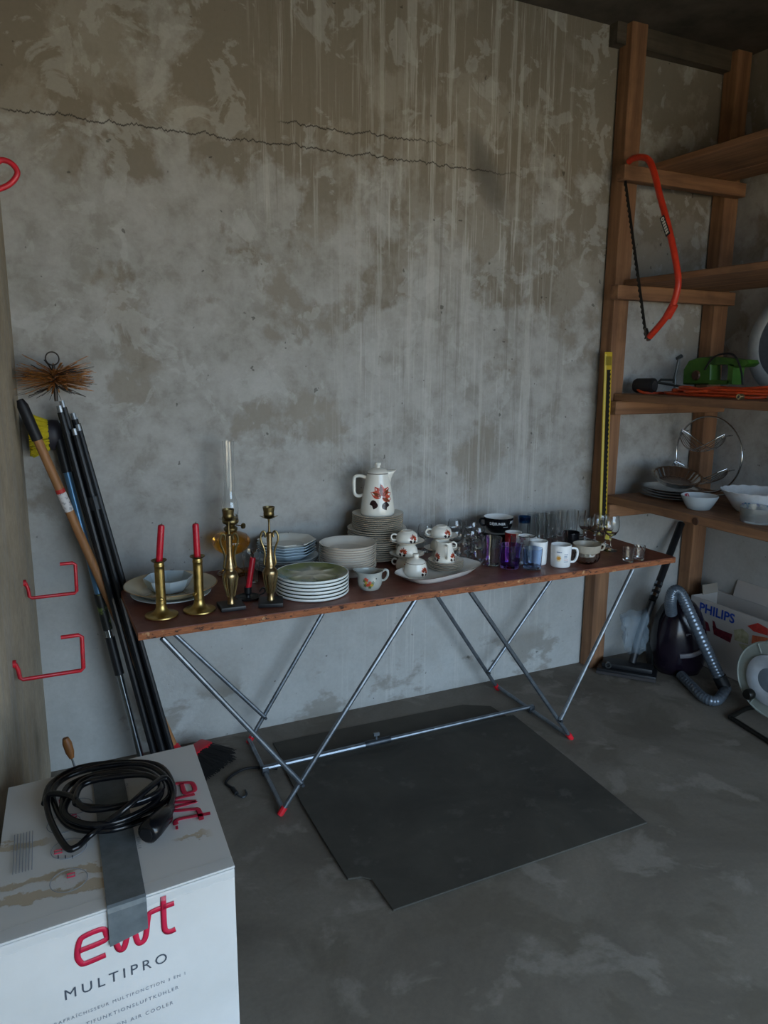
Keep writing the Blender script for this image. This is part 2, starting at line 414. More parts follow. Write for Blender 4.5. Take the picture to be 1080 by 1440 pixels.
# mats on the floor
def floor_mat():
    q = lambda *p: [tuple(hz(x, y, 0).xy) for x, y in p]
    n = N('black_rubber'); a = n.noise(scale=3, detail=9, rough=.65, dist=.5); f = n.noise(scale=90, detail=6)
    c = n.mix(n.rng(a, .35, .65), lin('#47433b'), lin('#34312b')); c = n.mix(n.math('MULTIPLY', n.rng(n.noise(scale=9, detail=9, rough=.7), .57, .66), .45), c, lin('#5c5850'))
    n.color(c); n.set(Roughness=.75); n.bump(f, .2, .002)
    poly = q((910, 1160), (553, 1284), (522, 1240), (508, 1237), (489, 1240), (452, 1180), (425, 1135), (392, 1068), (478, 1050), (600, 1030), (722, 1008), (800, 1070))
    z0 = .004
    o = MB().prism(poly, z0, z0+.006).build('rubber_mat', n.m, smooth=0, bevel=.0015, seg=1); tag(o, 'dark grey rubber mat with a notched corner spread in front of the table', 'mat')
    n = N('brown_lino'); a = n.noise(scale=4, detail=8); n.color(n.mix(n.rng(a, .35, .65), lin('#443e33'), lin('#352f26'))); n.set(Roughness=.7)
    poly = q((384, 1046), (470, 1028), (560, 1010), (650, 992), (690, 994), (712, 1008), (760, 1048), (700, 1075), (420, 1110))
    o = MB().prism(poly, .0, .004).build('floor_mat', n.m, smooth=0); tag(o, 'brownish thin mat showing behind the rubber mat under the table', 'mat')
floor_mat()

# ================================================================== CROCKERY
CREAM = '#e6e0d4'; RIMB = '#9a8875'
def plate_prof(r, depth, t, tr, well=.62, foot=.55):
    """solid plate: outer underside up to the rim and back over the top"""
    zc = t
    low = [(0, .0012), (r*foot*.92, .0012), (r*foot*.95, 0), (r*foot, 0), (r*foot*1.03, .0015), (r*well, max(.0025, .1*depth)), (r*(well+.12), depth*.45), (r*.97, depth-tr*.9), (r*.995, depth-tr*.5)]
    top = [(r, depth-tr*.25), (r*.995, depth), (r*.965, depth-.0002), (r*(well+.1), depth*.45+t*.75), (r*well, max(.0025, .1*depth)+t*.75), (r*(well-.06), zc), (0, zc)]
    return low+top
def plate_mesh(name, r, depth, t, tr, material, well=.62, seg=44, shape=None):
    o = MB().lathe(plate_prof(r, depth, t, tr, well), seg, shape).build(name, material, smooth=50); return o
def stack(proto, x, y, z, n, dz, labels, group, cat='plate', jit=.0015):
    for i in range(n):
        o = proto if i == 0 else proto.copy()
        if i: COL.objects.link(o)
        o.location = (x+random.uniform(-jit, jit), y+random.uniform(-jit, jit), z+i*dz); o.rotation_euler = (0, 0, random.uniform(0, TAU))
        tag(o, labels[1] if i == n-1 else labels[0], cat, group)
    return z+n*dz

# --- dinner plates under the coffee pot
sx, sy = 1.237, 2.645
DR = .120
mp = rim_mat('cream_dinner_plate', CREAM, RIMB, DR, .0012)
p = plate_mesh('dinner_plate', DR, .020, .0078, .0048, mp)
z = stack(p, sx, sy, TZ, 14, .0086, ('large cream dinner plate in the tall stack below the coffee pot', 'uppermost large cream dinner plate carrying the smaller plates below the coffee pot'), 'large cream dinner plates stacked below the coffee pot')
DS = .104
mp = rim_mat('cream_dessert_plate', CREAM, RIMB, DS)
p = plate_mesh('dessert_plate', DS, .018, .0068, .0042, mp)
z = stack(p, sx, sy-.004, z, 8, .0076, ('smaller cream dessert plate in the stack on the large dinner plates', 'cream dessert plate that the coffee pot stands on'), 'smaller cream plates stacked below the coffee pot')
POTZ = z

# --- flower decal
FLW = {'red': mat('decal_red', '#c8553e', .25, col2='#b03a2c', scale=200), 'brown': mat('decal_brown', '#7d3f22', .25, col2='#5a2a19', scale=200), 'dark': mat('decal_dark', '#2a1417', .25, col2='#1c0d10', scale=200), 'white': mat('decal_white', '#ebe5d8', .25)}
def flower(parent, rfn, th0, zc, s, kind='full', u0=0.):
    lay = {'red': [], 'brown': [], 'dark': [], 'white': []}
    for a in (15, 50, 90, 125, 160, -15): lay['red'].append(petal(u0, zc, math.radians(a), 1.25*s, .78*s))
    for a, l in ((95, 1.25), (155, .95), (42, 1.15), (-30, 1.05)): lay['brown'].append(petal(u0+.1*s*math.cos(math.radians(a)), zc+.1*s*math.sin(math.radians(a)), math.radians(a), l*s, .34*s))
    for cx, cy, a in ((-.55, -.5, 200), (-.6, -.5, 250), (.12, -.65, -60), (.1, -.75, -10)): lay['dark'].append(petal(u0+cx*s, zc+cy*s, math.radians(a), .8*s, .62*s))
    lay['white'].append(petal(u0-.12*s, zc+.02*s, 0, .26*s, .22*s))
    for nm, off in (('red', .0004), ('dark', .0004), ('brown', .0007), ('white', .001)):
        mb = MB()
        for pts, fs in lay[nm]: mb.add(*wrap(pts, fs, rfn, th0, off))
        mb.build({'red': 'flower_print', 'brown': 'petal_print', 'dark': 'leaf_print', 'white': 'flower_centre_print'}[nm], FLW[nm], parent, smooth=60)
GLAZE = mat('cream_glaze', '#eae6dc', .15, col2='#e2dccf', scale=12)
BRL = mat('brown_rim_line', '#4e3a31', .3)
CR = -YAW                                  # rotation whose local +X points to the photo's right

def coffee_pot():
    t = thing('coffee_pot', 'tall cream coffee pot with red flower print standing on the plate stack', 'coffee pot', (sx, sy-.004, POTZ-.0005), CR)
    out = [(.060, .0015), (.0665, .006), (.0685, .014), (.0675, .03), (.0625, .07), (.0545, .115), (.0475, .150), (.0445, .165), (.0435, .172)]
    prof = [(0, .0015)]+out+[(.0415, .172), (.041, .165), (.055, .09), (.062, .02), (0, .008)]
    bdy = MB().lathe(prof, 48).build('body', GLAZE, t, smooth=50)
    rf = rprofile(out)
    MB().lathe([(.0438, .1705), (.0442, .1718), (.0438, .173)], 48).build('rim_line', BRL, t)
    lid = MB().lathe([(0, .1735), (.0425, .1735), (.0435, .176), (.040, .181), (.030, .188), (.018, .192), (.0105, .194), (.009, .199), (.0125, .205), (.0128, .211), (.010, .2145), (0, .2155)], 40).build('lid', GLAZE, t, smooth=50)
    # squared loop handle
    h = smooth_path([(-.046, 0, .152), (-.066, 0, .159), (-.086, 0, .158), (-.094, 0, .148), (-.095, 0, .118), (-.093, 0, .09), (-.084, 0, .079), (-.070, 0, .078), (-.057, 0, .083)], 5)
    MB().tube(h, .0068, 10, flat=(1.0, 1.0)).build('handle', GLAZE, t, smooth=60)
    rings = []
    for zz, xo, w in ((.120, .050, .006), (.135, .0515, .010), (.150, .054, .0135), (.165, .060, .016), (.178, .069, .015), (.186, .077, .011)):
        rings.append([Vector((.036, -w, zz-.004)), Vector((xo-.006, -w*.9, zz)), Vector((xo, -w*.35, zz+.001)), Vector((xo, w*.35, zz+.001)), Vector((xo-.006, w*.9, zz)), Vector((.036, w, zz-.004))])
    MB().loft(rings).build('spout', GLAZE, t, smooth=70)
    flower(bdy, rf, -PI/2+.12, .084, .039, u0=.010)
coffee_pot()

# --- soup plates
x, y, r = 1.043, 2.490, .1085
mp = rim_mat('cream_soup_plate', '#e4ddd2', '#b9aa9b', r)
p = plate_mesh('soup_plate', r, .034, .0074, .0044, mp, well=.74)
stack(p, x, y, TZ, 11, .0088, ('cream soup plate in the stack beside the tall dinner plate stack', 'uppermost cream soup plate, deep and empty, beside the dinner plate stack'), 'cream soup plates in a stack')

# --- pale blue eight-sided plates on white plates
x, y, r = base(403, 808, 88, TZ, .6); y = min(y, 2.64)
p = plate_mesh('white_plate', .124, .020, .0070, .0045, rim_mat('white_plate_glaze', '#e0e2e1', '#9ea6a9', .124))
z = stack(p, x, y, TZ, 6, .0080, ('white round plate in the pile under the pale blue plates', 'uppermost white round plate, directly under the pale blue plates'), 'white round plates under the blue ones')
def octo(t, r, z):
    k = math.cos(PI/8)/math.cos(((t+PI/8) % (PI/4))-PI/8); k = 1+(k-1)*min(1, max(0, (r-.06)/.03))
    return (r*k*math.cos(t), r*k*math.sin(t), z)
n = N('pale_blue_plate'); xx, yy, zz = n.sep(); n.color(n.mix(n.noise(scale=15), lin('#bccad2'), lin('#a5b9c6'))); n.set(Roughness=.15)  # plates below the white top one get an even pale blue
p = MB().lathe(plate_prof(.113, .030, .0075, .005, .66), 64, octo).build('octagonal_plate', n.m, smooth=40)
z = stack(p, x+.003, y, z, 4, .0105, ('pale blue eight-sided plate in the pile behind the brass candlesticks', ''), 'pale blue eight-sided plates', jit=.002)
p.data.update()
n = N('white_chipped_glaze'); xx, yy, zz = n.sep(); rr = n.math('SQRT', n.math('ADD', n.math('MULTIPLY', xx, xx), n.math('MULTIPLY', yy, yy)))
chip = n.math('MULTIPLY', n.rng(rr, .098, .108), n.rng(n.noise(scale=28, detail=3), .60, .63)); n.color(n.mix(chip, lin('#dcdad2'), lin('#4c4038'))); n.set(Roughness=.2)
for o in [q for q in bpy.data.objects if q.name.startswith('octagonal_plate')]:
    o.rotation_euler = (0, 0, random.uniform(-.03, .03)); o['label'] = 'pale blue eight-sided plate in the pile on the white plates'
top = MB().lathe(plate_prof(.113, .030, .0075, .005, .66), 64, octo).build('octagonal_plate', n.m, smooth=40)
place(top, (x+.003, y, z)); tag(top, 'white eight-sided plate with chipped rim on top of the pale blue plates', 'plate')

# --- green artichoke plates
def green_plates():
    x, y, r = base(439.5, 847, 103, TZ, .93)
    seg = 96; mb = MB()
    def hgt(rr, th):
        q = rr/r; h = .0115-.004*math.cos(min(1, max(0, (q-.75)/.25))*PI/2)
        u = (th*6/TAU) % 1.0; w = abs(u-.5)*2                   # 0 mid-well .. 1 ridge
        well = max(0, 1-((q-.56)/.30)**2)*max(0, 1-w**4*1.05)
        ctr = max(0, 1-(q/.22)**2)
        return h-.0052*well-.003*ctr
    prof = [(0, .0008), (r*.86, .0008), (r*.90, 0), (r*.93, .0002), (r*.965, .002), (r*.995, .0055), (r, .009), (r*.997, .0108), (r*.985, .0117)]
    nr = 16
    for i in range(nr+1): prof.append((r*(.965*(1-i/nr)), None))
    def shp(t, rr, zz): return (rr*math.cos(t), rr*math.sin(t), hgt(rr, t) if zz is None else zz)
    vs_ = [Vector((0, 0, .0008))]; rings = []
    for rr, zz in prof[1:-1]:
        rings.append(len(vs_)); vs_ += [Vector(shp(TAU*k/seg, rr, zz)) for k in range(seg)]
    vs_.append(Vector((0, 0, hgt(0, 0)))); fs_ = []
    for k in range(seg):
        l = (k+1) % seg; fs_.append((0, rings[0]+l, rings[0]+k)); fs_.append((rings[-1]+k, rings[-1]+l, len(vs_)-1))
        for a, b in zip(rings, rings[1:]): fs_.append((a+k, a+l, b+l, b+k))
    mb.add(vs_, fs_)
    n = N('green_cream_glaze'); X, Y, Z = n.sep()
    rr = n.math('SQRT', n.math('ADD', n.math('MULTIPLY', X, X), n.math('MULTIPLY', Y, Y)))
    th = n.math('ARCTAN2', Y, X); u = n.math('ABSOLUTE', n.math('SINE', n.math('MULTIPLY', th, 3.0)))     # 0 on the ridges
    wellm = n.math('MULTIPLY', n.rng(u, .25, .7), n.math('MULTIPLY', n.rng(rr, r*.28, r*.45), n.rng(rr, r*.86, r*.74)))
    green = n.mix(n.noise(scale=30), lin('#76803f'), lin('#566128'))
    c = n.mix(n.rng(rr, r*.45, r*.72), lin('#d6d0b6'), green); c = n.mix(n.math('MULTIPLY', wellm, .75), c, n.mix(n.rng(rr, r*.4, r*.8), lin('#8d8a5e'), lin('#6d7838')))
    c = n.mix(n.rng(rr, r*.955, r*.975), c, lin('#e4e8e6'))
    side = n.rng(Z, .0008, .0016); nz = n.new('ShaderNodeNewGeometry')
    n.color(c); n.set(Roughness=.14)
    o = mb.build('artichoke_plate', n.m, smooth=40)
    tag(o, '', 'plate')
    for i in range(6):
        q = o if i == 0 else o.copy()
        if i: COL.objects.link(q)
        q.location = (x+random.uniform(-.0015, .0015), y+random.uniform(-.0015, .0015), TZ+i*.0122); q.rotation_euler = (0, 0, .26+random.uniform(-.02, .02))
        tag(q, 'green and white sectioned artichoke plate in the stack at the table edge' if i < 5 else 'uppermost green sectioned artichoke plate with its six wells showing', 'plate', 'sectioned artichoke plates in a stack')
    for i in range(5): pass
green_plates()

# --- large dish with bowl, left end of the table
def left_dishes():
    x, y, r = base(242, 853, 127, TZ, .72)
    n = N('cream_dish_pattern'); X, Y, Z = n.sep(); rr = n.math('SQRT', n.math('ADD', n.math('MULTIPLY', X, X), n.math('MULTIPLY', Y, Y)))
    pat = n.math('MULTIPLY', n.rng(n.noise(scale=26, detail=7, rough=.65, dist=.8), .44, .52), n.math('MULTIPLY', n.rng(rr, r*.72, r*.55), n.rng(Y, .02, -.02)))
    c = n.mix(n.math('MULTIPLY', pat, .8), n.mix(n.noise(scale=12), lin('#d5c8ab'), lin('#c8b996')), lin('#7d5f3a')); c = n.mix(n.rng(rr, r*.975, r*.985), c, lin('#9c7f57')); n.color(c); n.set(Roughness=.2)
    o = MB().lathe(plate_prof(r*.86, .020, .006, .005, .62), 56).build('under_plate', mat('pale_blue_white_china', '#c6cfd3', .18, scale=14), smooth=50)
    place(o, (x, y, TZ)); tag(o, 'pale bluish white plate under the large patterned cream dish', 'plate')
    o = MB().lathe(plate_prof(r, .034, .007, .005, .66), 64).build('large_dish', n.m, smooth=50)
    place(o, (x, y, TZ+.0065+.0075)); tag(o, 'large cream dish with brown painted pattern behind the push-up candlesticks', 'dish')
    zb = TZ+.014+.0075
    def oc(t, rr, zz):
        k = math.cos(PI/8)/math.cos(((t+PI/8) % (PI/4))-PI/8); return (rr*k*math.cos(t), rr*k*math.sin(t), zz)
    R_ = .082
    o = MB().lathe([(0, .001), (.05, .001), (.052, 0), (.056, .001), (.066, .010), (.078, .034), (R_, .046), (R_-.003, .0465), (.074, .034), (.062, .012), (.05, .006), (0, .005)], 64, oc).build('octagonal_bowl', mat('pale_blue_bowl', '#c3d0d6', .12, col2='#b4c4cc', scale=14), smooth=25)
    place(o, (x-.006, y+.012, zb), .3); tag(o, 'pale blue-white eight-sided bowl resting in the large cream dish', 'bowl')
left_dishes()

# --- cups and saucers: three upturned cups and two saucers in each tower
CUPO = [(.0405, 0), (.0425, .004), (.0425, .018), (.0385, .032), (.030, .041), (.0235, .0435), (.022, .0465)]
def cup_proto(label):
    t = thing('tea_cup', label, 'cup')
    cb = MB().lathe(CUPO+[(.019, .0465), (.0185, .045), (0, .045), (0, .0415), (.026, .0395), (.036, .031), (.0395, .018), (.0385, 0)], 36, closed=True).build('bowl', GLAZE, t, smooth=50)
    h = smooth_path([(-.040, 0, .030), (-.052, 0, .033), (-.061, 0, .026), (-.060, 0, .015), (-.052, 0, .010), (-.0415, 0, .012)], 5)
    MB().tube(h, .0034, 8).build('handle', GLAZE, t)
    MB().lathe([(.0402, 0), (.0412, .0012), (.0405, .0016)], 36).build('rim_line', BRL, t)
    flower(cb, rprofile(CUPO), -PI/2+.35, .021, .0135, u0=.006)
    return t
def saucer_proto():
    R_ = .068; o = plate_mesh('saucer', R_, .015, .005, .003, rim_mat('cream_saucer_glaze', CREAM, RIMB, R_, .0012), well=.5, seg=36); return o
cup0 = cup_proto('x'); sau0 = saucer_proto(); first = [True]
def tower(x, y, rots, names, grp):
    z = TZ
    for i in range(3):
        if first[0]: c = cup0; place(c, (x, y, z), rots[i])
        else: c = dup(cup0, (x, y, z), rots[i])
        c['label'] = names[i]; c['group'] = grp
        z += .0466
        if i < 2:
            s_ = sau0 if first[0] else sau0.copy()
            if not first[0]: COL.objects.link(s_)
            place(s_, (x, y, z), 0); tag(s_, names[3+i], 'saucer', grp+' saucers'); first[0] = False
            z += .0053
x1, y1 = 1.280, 2.462; x2, y2 = 1.446, 2.487
tower(x1, y1, (CR-.4, CR-.9, CR+.1), ('upturned flowered cup at the foot of the cup tower next to the soup plates', 'upturned flowered cup in the middle of the cup tower next to the soup plates', 'upturned flowered cup on top of the cup tower next to the soup plates', 'lower cream saucer in the cup tower next to the soup plates', 'upper cream saucer in the cup tower next to the soup plates'), 'cup tower beside the sugar bowl')
tower(x2, y2, (CR+PI, CR+PI-.2, CR+.1), ('upturned flowered cup at the foot of the cup tower behind the creamer', 'upturned flowered cup in the middle of the cup tower behind the creamer', 'upturned flowered cup on top of the cup tower behind the creamer', 'lower cream saucer in the cup tower behind the creamer', 'upper cream saucer in the cup tower behind the creamer'), 'cup tower behind the creamer')

# --- platter with sugar bowl, small plates and creamer
def platter():
    a = hz(590, 826, TZ); b = hz(665, 806, TZ); ang = math.atan2(b.y-a.y, b.x-a.x)
    cx, cy = 1.345, 2.325
    def sup(k, zz, A=.188, B=.095):
        out = []
        for i in range(64):
            t = TAU*i/64; c, s = math.cos(t), math.sin(t); e = 2/3.0
            xx = A*k*math.copysign(abs(c)**.72, c); yy = B*k*math.copysign(abs(s)**.62, s)
            out.append(Vector((xx, yy, zz)))
        return out
    rings = [sup(.70, .0), sup(.74, .001), sup(.86, .014), sup(.975, .026), sup(1.0, .028), sup(.995, .0295), sup(.97, .0285), sup(.86, .018), sup(.72, .006), sup(.6, .0055), sup(.2, .0055)]
    n = N('platter_glaze'); n.color(n.mix(n.noise(scale=14), lin('#e8e5e0'), lin('#dedad5'))); n.set(Roughness=.15)
    o = MB().loft(rings).build('serving_platter', n.m, smooth=50); place(o, (cx, cy, TZ), ang)
    tag(o, 'long white serving platter with brown rim holding the sugar bowl and creamer', 'platter')
    mb = MB(); mb.tube([v for v in sup(1.0, .0287)], .0009, 6, closed=True); mb.build('rim_line', BRL, o)
    # sugar bowl
    z = TZ+.0057
    x, y, _ = base(579.5, 812, 37, z, .9); x += .008; y -= .012
    t = thing('sugar_bowl', 'cream lidded sugar bowl on the white platter', 'sugar bowl', (x, y, z), CR)
    o_ = [(.040, 0), (.0435, .003), (.0445, .012), (.042, .030), (.0375, .045), (.0365, .048)]
    sb = MB().lathe([(0, .001)]+o_+[(.034, .048), (.038, .02), (0, .006)], 40).build('body', GLAZE, t, smooth=50)
    MB().lathe([(.0367, .047), (.0375, .0482), (.0367, .0492)], 40).build('rim_line', BRL, t)
    MB().lathe([(0, .0485), (.0362, .0485), (.0368, .0505), (.031, .057), (.020, .062), (.0115, .066), (.0095, .070), (.0125, .076), (.011, .081), (0, .083)], 36).build('lid', GLAZE, t, smooth=50)
    flower(sb, rprofile(o_), -PI/2+.85, .020, .014)
    # small plates
    sx_, sy_ = x+.142, y+.020
    pr = plate_mesh('side_plate', .068, .014, .0052, .003, rim_mat('cream_side_plate', CREAM, RIMB, .068, .0013), seg=40)
    zt = stack(pr, sx_, sy_, z, 5, .0066, ('small cream plate in the pile on the white platter', 'uppermost small cream plate on the platter, under the creamer'), 'small cream plates on the platter')
    x, y = sx_-.012, sy_-.006
    y -= .004; t = thing('creamer', 'small cream milk jug with red flowers on the little plates', 'jug', (x, y, zt-.001), CR)
    o_ = [(.036, 0), (.0395, .003), (.040, .010), (.0365, .035), (.030, .060), (.0265, .075), (.0265, .080)]
    jb = MB().lathe([(0, .001)]+o_+[(.0245, .080), (.0245, .072), (.036, .01), (0, .006)], 40, shape=lambda t, r, z: ((r+(.010*max(0, math.cos(t+PI))**6*max(0, (z-.055)/.025) if z > .055 else 0))*math.cos(t), r*math.sin(t), z+(.006*max(0, math.cos(t+PI))**6 if z > .07 else 0))).build('body', GLAZE, t, smooth=50)
    MB().tube(smooth_path([(.004, -.028, .072), (.006, -.046, .074), (.007, -.056, .062), (.007, -.055, .040), (.006, -.044, .026), (.005, -.037, .025)], 5), .0045, 8).build('handle', GLAZE, t)
    flower(jb, rprofile(o_), -PI/2+.95, .026, .014); flower(jb, rprofile(o_), -PI/2-.95, .026, .013)
platter()

# --- grey sauce boat
def sauce_boat():
    x, y, r = base(520, 832, 34, TZ, .8)
    gm = mat('grey_stoneware', '#a9aca6', .2, col2='#9a9d97', scale=25)
    t = thing('sauce_boat', 'grey-white pouring jug with painted flowers in front of the soup plates', 'jug', (x, y, TZ), CR)
    out = [(.030, 0), (.034, .003), (.042, .018), (.0435, .032), (.041, .046), (.040, .058), (.0425, .066)]
    def sh(tt, r_, zz):
        k = max(0, (zz-.040)/.026)**1.5
        lp = max(0, math.cos(tt-PI))**5*k; rp = max(0, math.cos(tt))**7*k
        q = r_*(1+.42*lp+.18*rp); return (q*math.cos(tt), q*math.sin(tt), zz+.006*lp+.005*rp)
    MB().lathe([(0, .001)]+out+[(.040, .066), (.0375, .058), (.039, .045), (.040, .03), (.03, .008), (0, .006)], 48, sh).build('body', gm, t, smooth=50)
    MB().tube(smooth_path([(.038, 0, .060), (.052, 0, .070), (.062, 0, .066), (.062, 0, .048), (.052, 0, .034), (.041, 0, .032)], 5), .0045, 8).build('handle', gm, t)
    rf = rprofile(out); cols = [('flower_print', mat('print_red', '#b5452f', .3), [(0, 0), (.004, .006), (-.006, -.002)]), ('petal_print', mat('print_yellow', '#b89a3c', .3), [(-.011, .006), (.010, -.002)]), ('leaf_print', mat('print_green', '#55633b', .3), [(-.014, -.004), (.014, .006), (.003, -.010), (-.016, .012)]), ('bud_print', FLW['red'], [(-.012, .017), (-.008, .015)])]
    for nm, m_, sp in cols:
        mb = MB()
        for u, v in sp:
            for a in range(5):
                mb.add(*wrap(*petal(u, .028+v, a*TAU/5+u*90, .0075, .005, 5), rf, -PI/2-.05, .0005))
        mb.build(nm, m_, t, smooth=60)
    mb = MB().add(*wrap([(.022, .045), (.027, .045), (.027, .049), (.022, .049)], [(0, 1, 2, 3)], rf, -PI/2, .0006)); mb.build('maker_mark', mat('print_black', '#25252a', .4), t)
sauce_boat()

# ================================================================== CANDLES AND LAMP
BRASS = mat('brass', '#c3a768', .36, 1.0, col2='#8f7844', scale=30); BRASSD = mat('aged_brass', '#96845a', .38, 1.0, col2='#62553a', scale=35)
BLACK = mat('black_painted_wood', '#17171a', .45); WAX = mat('red_wax', '#c4152c', .35, col2='#ad1024', scale=60)
def pushup(px, bot, w, label, clabel, tilt, hc, knobdir):
    x, y, r = base(px, bot, w)
    t = thing('push_up_candlestick', label, 'candlestick', (x, y, TZ), CR)
    r = .051
    MB().lathe([(0, .001), (r*.9, .0), (r, .003), (r*.985, .0065), (r*.90, .0075), (r*.72, .0085), (r*.55, .012), (.022, .018), (.0175, .026), (.0158, .036), (.0158, .0365), (0, .0365)], 48).build('base', BRASS, t, smooth=40)
    sg = 48; mb = MB().lathe([(.0125, .0365), (.0162, .0365), (.0162, .041), (.0152, .042), (.0151, .070), (.0150, .150), (.0150, .160), (.0158, .161), (.0158, .165), (.0150, .166), (.0148, .176), (.013, .1765)], sg)
    a0 = -PI/2+knobdir
    def in_slot(f_):
        c_ = sum((mb.v[k_] for k_ in f_), Vector())/len(f_)
        return .071 < c_.z < .149 and abs((math.atan2(c_.y, c_.x)-a0+PI) % TAU-PI) < .17
    mb.f = [f_ for f_ in mb.f if not in_slot(f_)]
    mb.build('tube', BRASS, t, smooth=40)
    MB().lathe([(0, .0365), (.0122, .0365), (.0122, .170), (0, .170)], 28).build('inner_tube', BRASS, t, smooth=40)
    MB().lathe([(.0148, .1735), (.0225, .178), (.024, .1805), (.0235, .1815), (.021, .1795), (.0125, .1765), (.0125, .1735)], 32, closed=True).build('drip_pan', BRASSD, t, smooth=40)
    MB().lathe([(0, 0), (.0025, 0), (.0025, .006), (.0055, .008), (.0065, .012), (.0045, .016), (0, .017)], 16, M=Matrix.Rotation(knobdir, 4, 'Z') @ Matrix.Translation((0, -.0145, .062)) @ Matrix.Rotation(PI/2, 4, 'X')).build('slider_knob', BRASS, t)
    c = thing('candle', clabel, 'candle', (x, y, TZ+.1705), CR)
    c.rotation_euler = (0, tilt, CR)
    MB().lathe([(0, 0), (.0102, 0), (.0102, hc-.006), (.0085, hc-.001), (.004, hc+.001), (0, hc)], 24).build('wax', WAX, c, smooth=40)
    MB().tube([(0, 0, hc-.002), (.0005, 0, hc+.003), (.002, 0, hc+.005)], .0009, 6).build('wick', mat('charred_wick', '#2a2320', .9), c)
pushup(228, 874, 48, 'brass push-up candlestick nearest the table corner with a leaning candle', 'red candle leaning in the brass candlestick nearest the table corner', .11, .122, .35)
pushup(281, 866, 45, 'brass push-up candlestick beside the ornate twin-handled candlesticks', 'upright red candle with flat top in the second brass candlestick', -.01, .115, -.3)

def ornate(px, bot, w, label, rot):
    x, y, r = base(px, bot, w, rb=.9)
    t = thing('ornate_candlestick', label, 'candlestick', (x, y, TZ), rot)
    MB().box((-.040, -.040, 0), (.040, .040, .014)).build('plinth', BLACK, t, bevel=.003)
    MB().lathe([(0, .014), (.0125, .014), (.013, .017), (.0105, .022), (.0115, .030), (.0110, .034), (.013, .045), (.017, .065), (.022, .088), (.0245, .104), (.0245, .112), (.022, .118), (.0165, .124), (.0150, .128), (.0165, .133), (.0145, .140), (.0115, .155), (.0092, .175), (.0085, .205), (.0095, .232), (.0095, .240), (.0055, .244), (.0035, .246), (0, .246)], 28).build('body', mat('tarnished_brass', '#b7a079', .3, 1.0, col2='#75634a', scale=45), t, smooth=40)
    for k in range(14):
        a = TAU*k/14; MB().tube([(.0125*math.cos(a), .0125*math.sin(a), .04), (.0215*math.cos(a), .0215*math.sin(a), .083), (.0243*math.cos(a), .0243*math.sin(a), .106)], .0016, 5).build('flute', BRASSD, t)
    for s in (-1, 1):
        h = smooth_path([(s*.016, 0, .132), (s*.019, 0, .140), (s*.0165, 0, .158), (s*.0155, 0, .175), (s*.020, 0, .195), (s*.027, 0, .214), (s*.028, 0, .230), (s*.023, 0, .243), (s*.016, 0, .245), (s*.012, 0, .236), (s*.014, 0, .226)], 4)
        MB().tube(h, .0034, 8).build('handle', BRASSD, t)
    MB().lathe([(0, .244), (.0042, .244), (.0034, .255), (.003, .275), (.0045, .287), (0, .287)], 14).build('stem', BRASSD, t)
    leaf = MB()
    for k in range(6):
        a = TAU*k/6; M = Matrix.Rotation(a, 4, 'Z')
        vs_ = []
        for i in range(5):
            q = i/4; w_ = .010*math.sin(PI*(.18+.72*q)); xx = .003+.026*q; zz = .286+.012*q**1.5-.007*max(0, q-.7)
            vs_ += [M @ Vector((xx, -w_, zz+.0012)), M @ Vector((xx, 0, zz)), M @ Vector((xx, w_, zz+.0012))]
        leaf.add(vs_, [(i*3+j, i*3+3+j, i*3+4+j, i*3+1+j) for i in range(4) for j in range(2)])
    leaf.build('drip_leaves', BRASSD, t, smooth=60)
    MB().lathe([(0, .288), (.006, .289), (.013, .293), (.016, .300), (.0175, .306), (.0165, .309), (.0175, .313), (.019, .322), (.0195, .326), (.0165, .326), (.0135, .312), (.0125, .298), (0, .298)], 28).build('candle_cup', BRASSD, t, smooth=40)
ornate(325.5, 860, 38, 'ornate twin-handled brass candlestick on black plinth in front of the oil lamp', CR+.42)
ornate(381, 855, 40, 'ornate twin-handled brass candlestick on black plinth beside the artichoke plates', CR+.15)

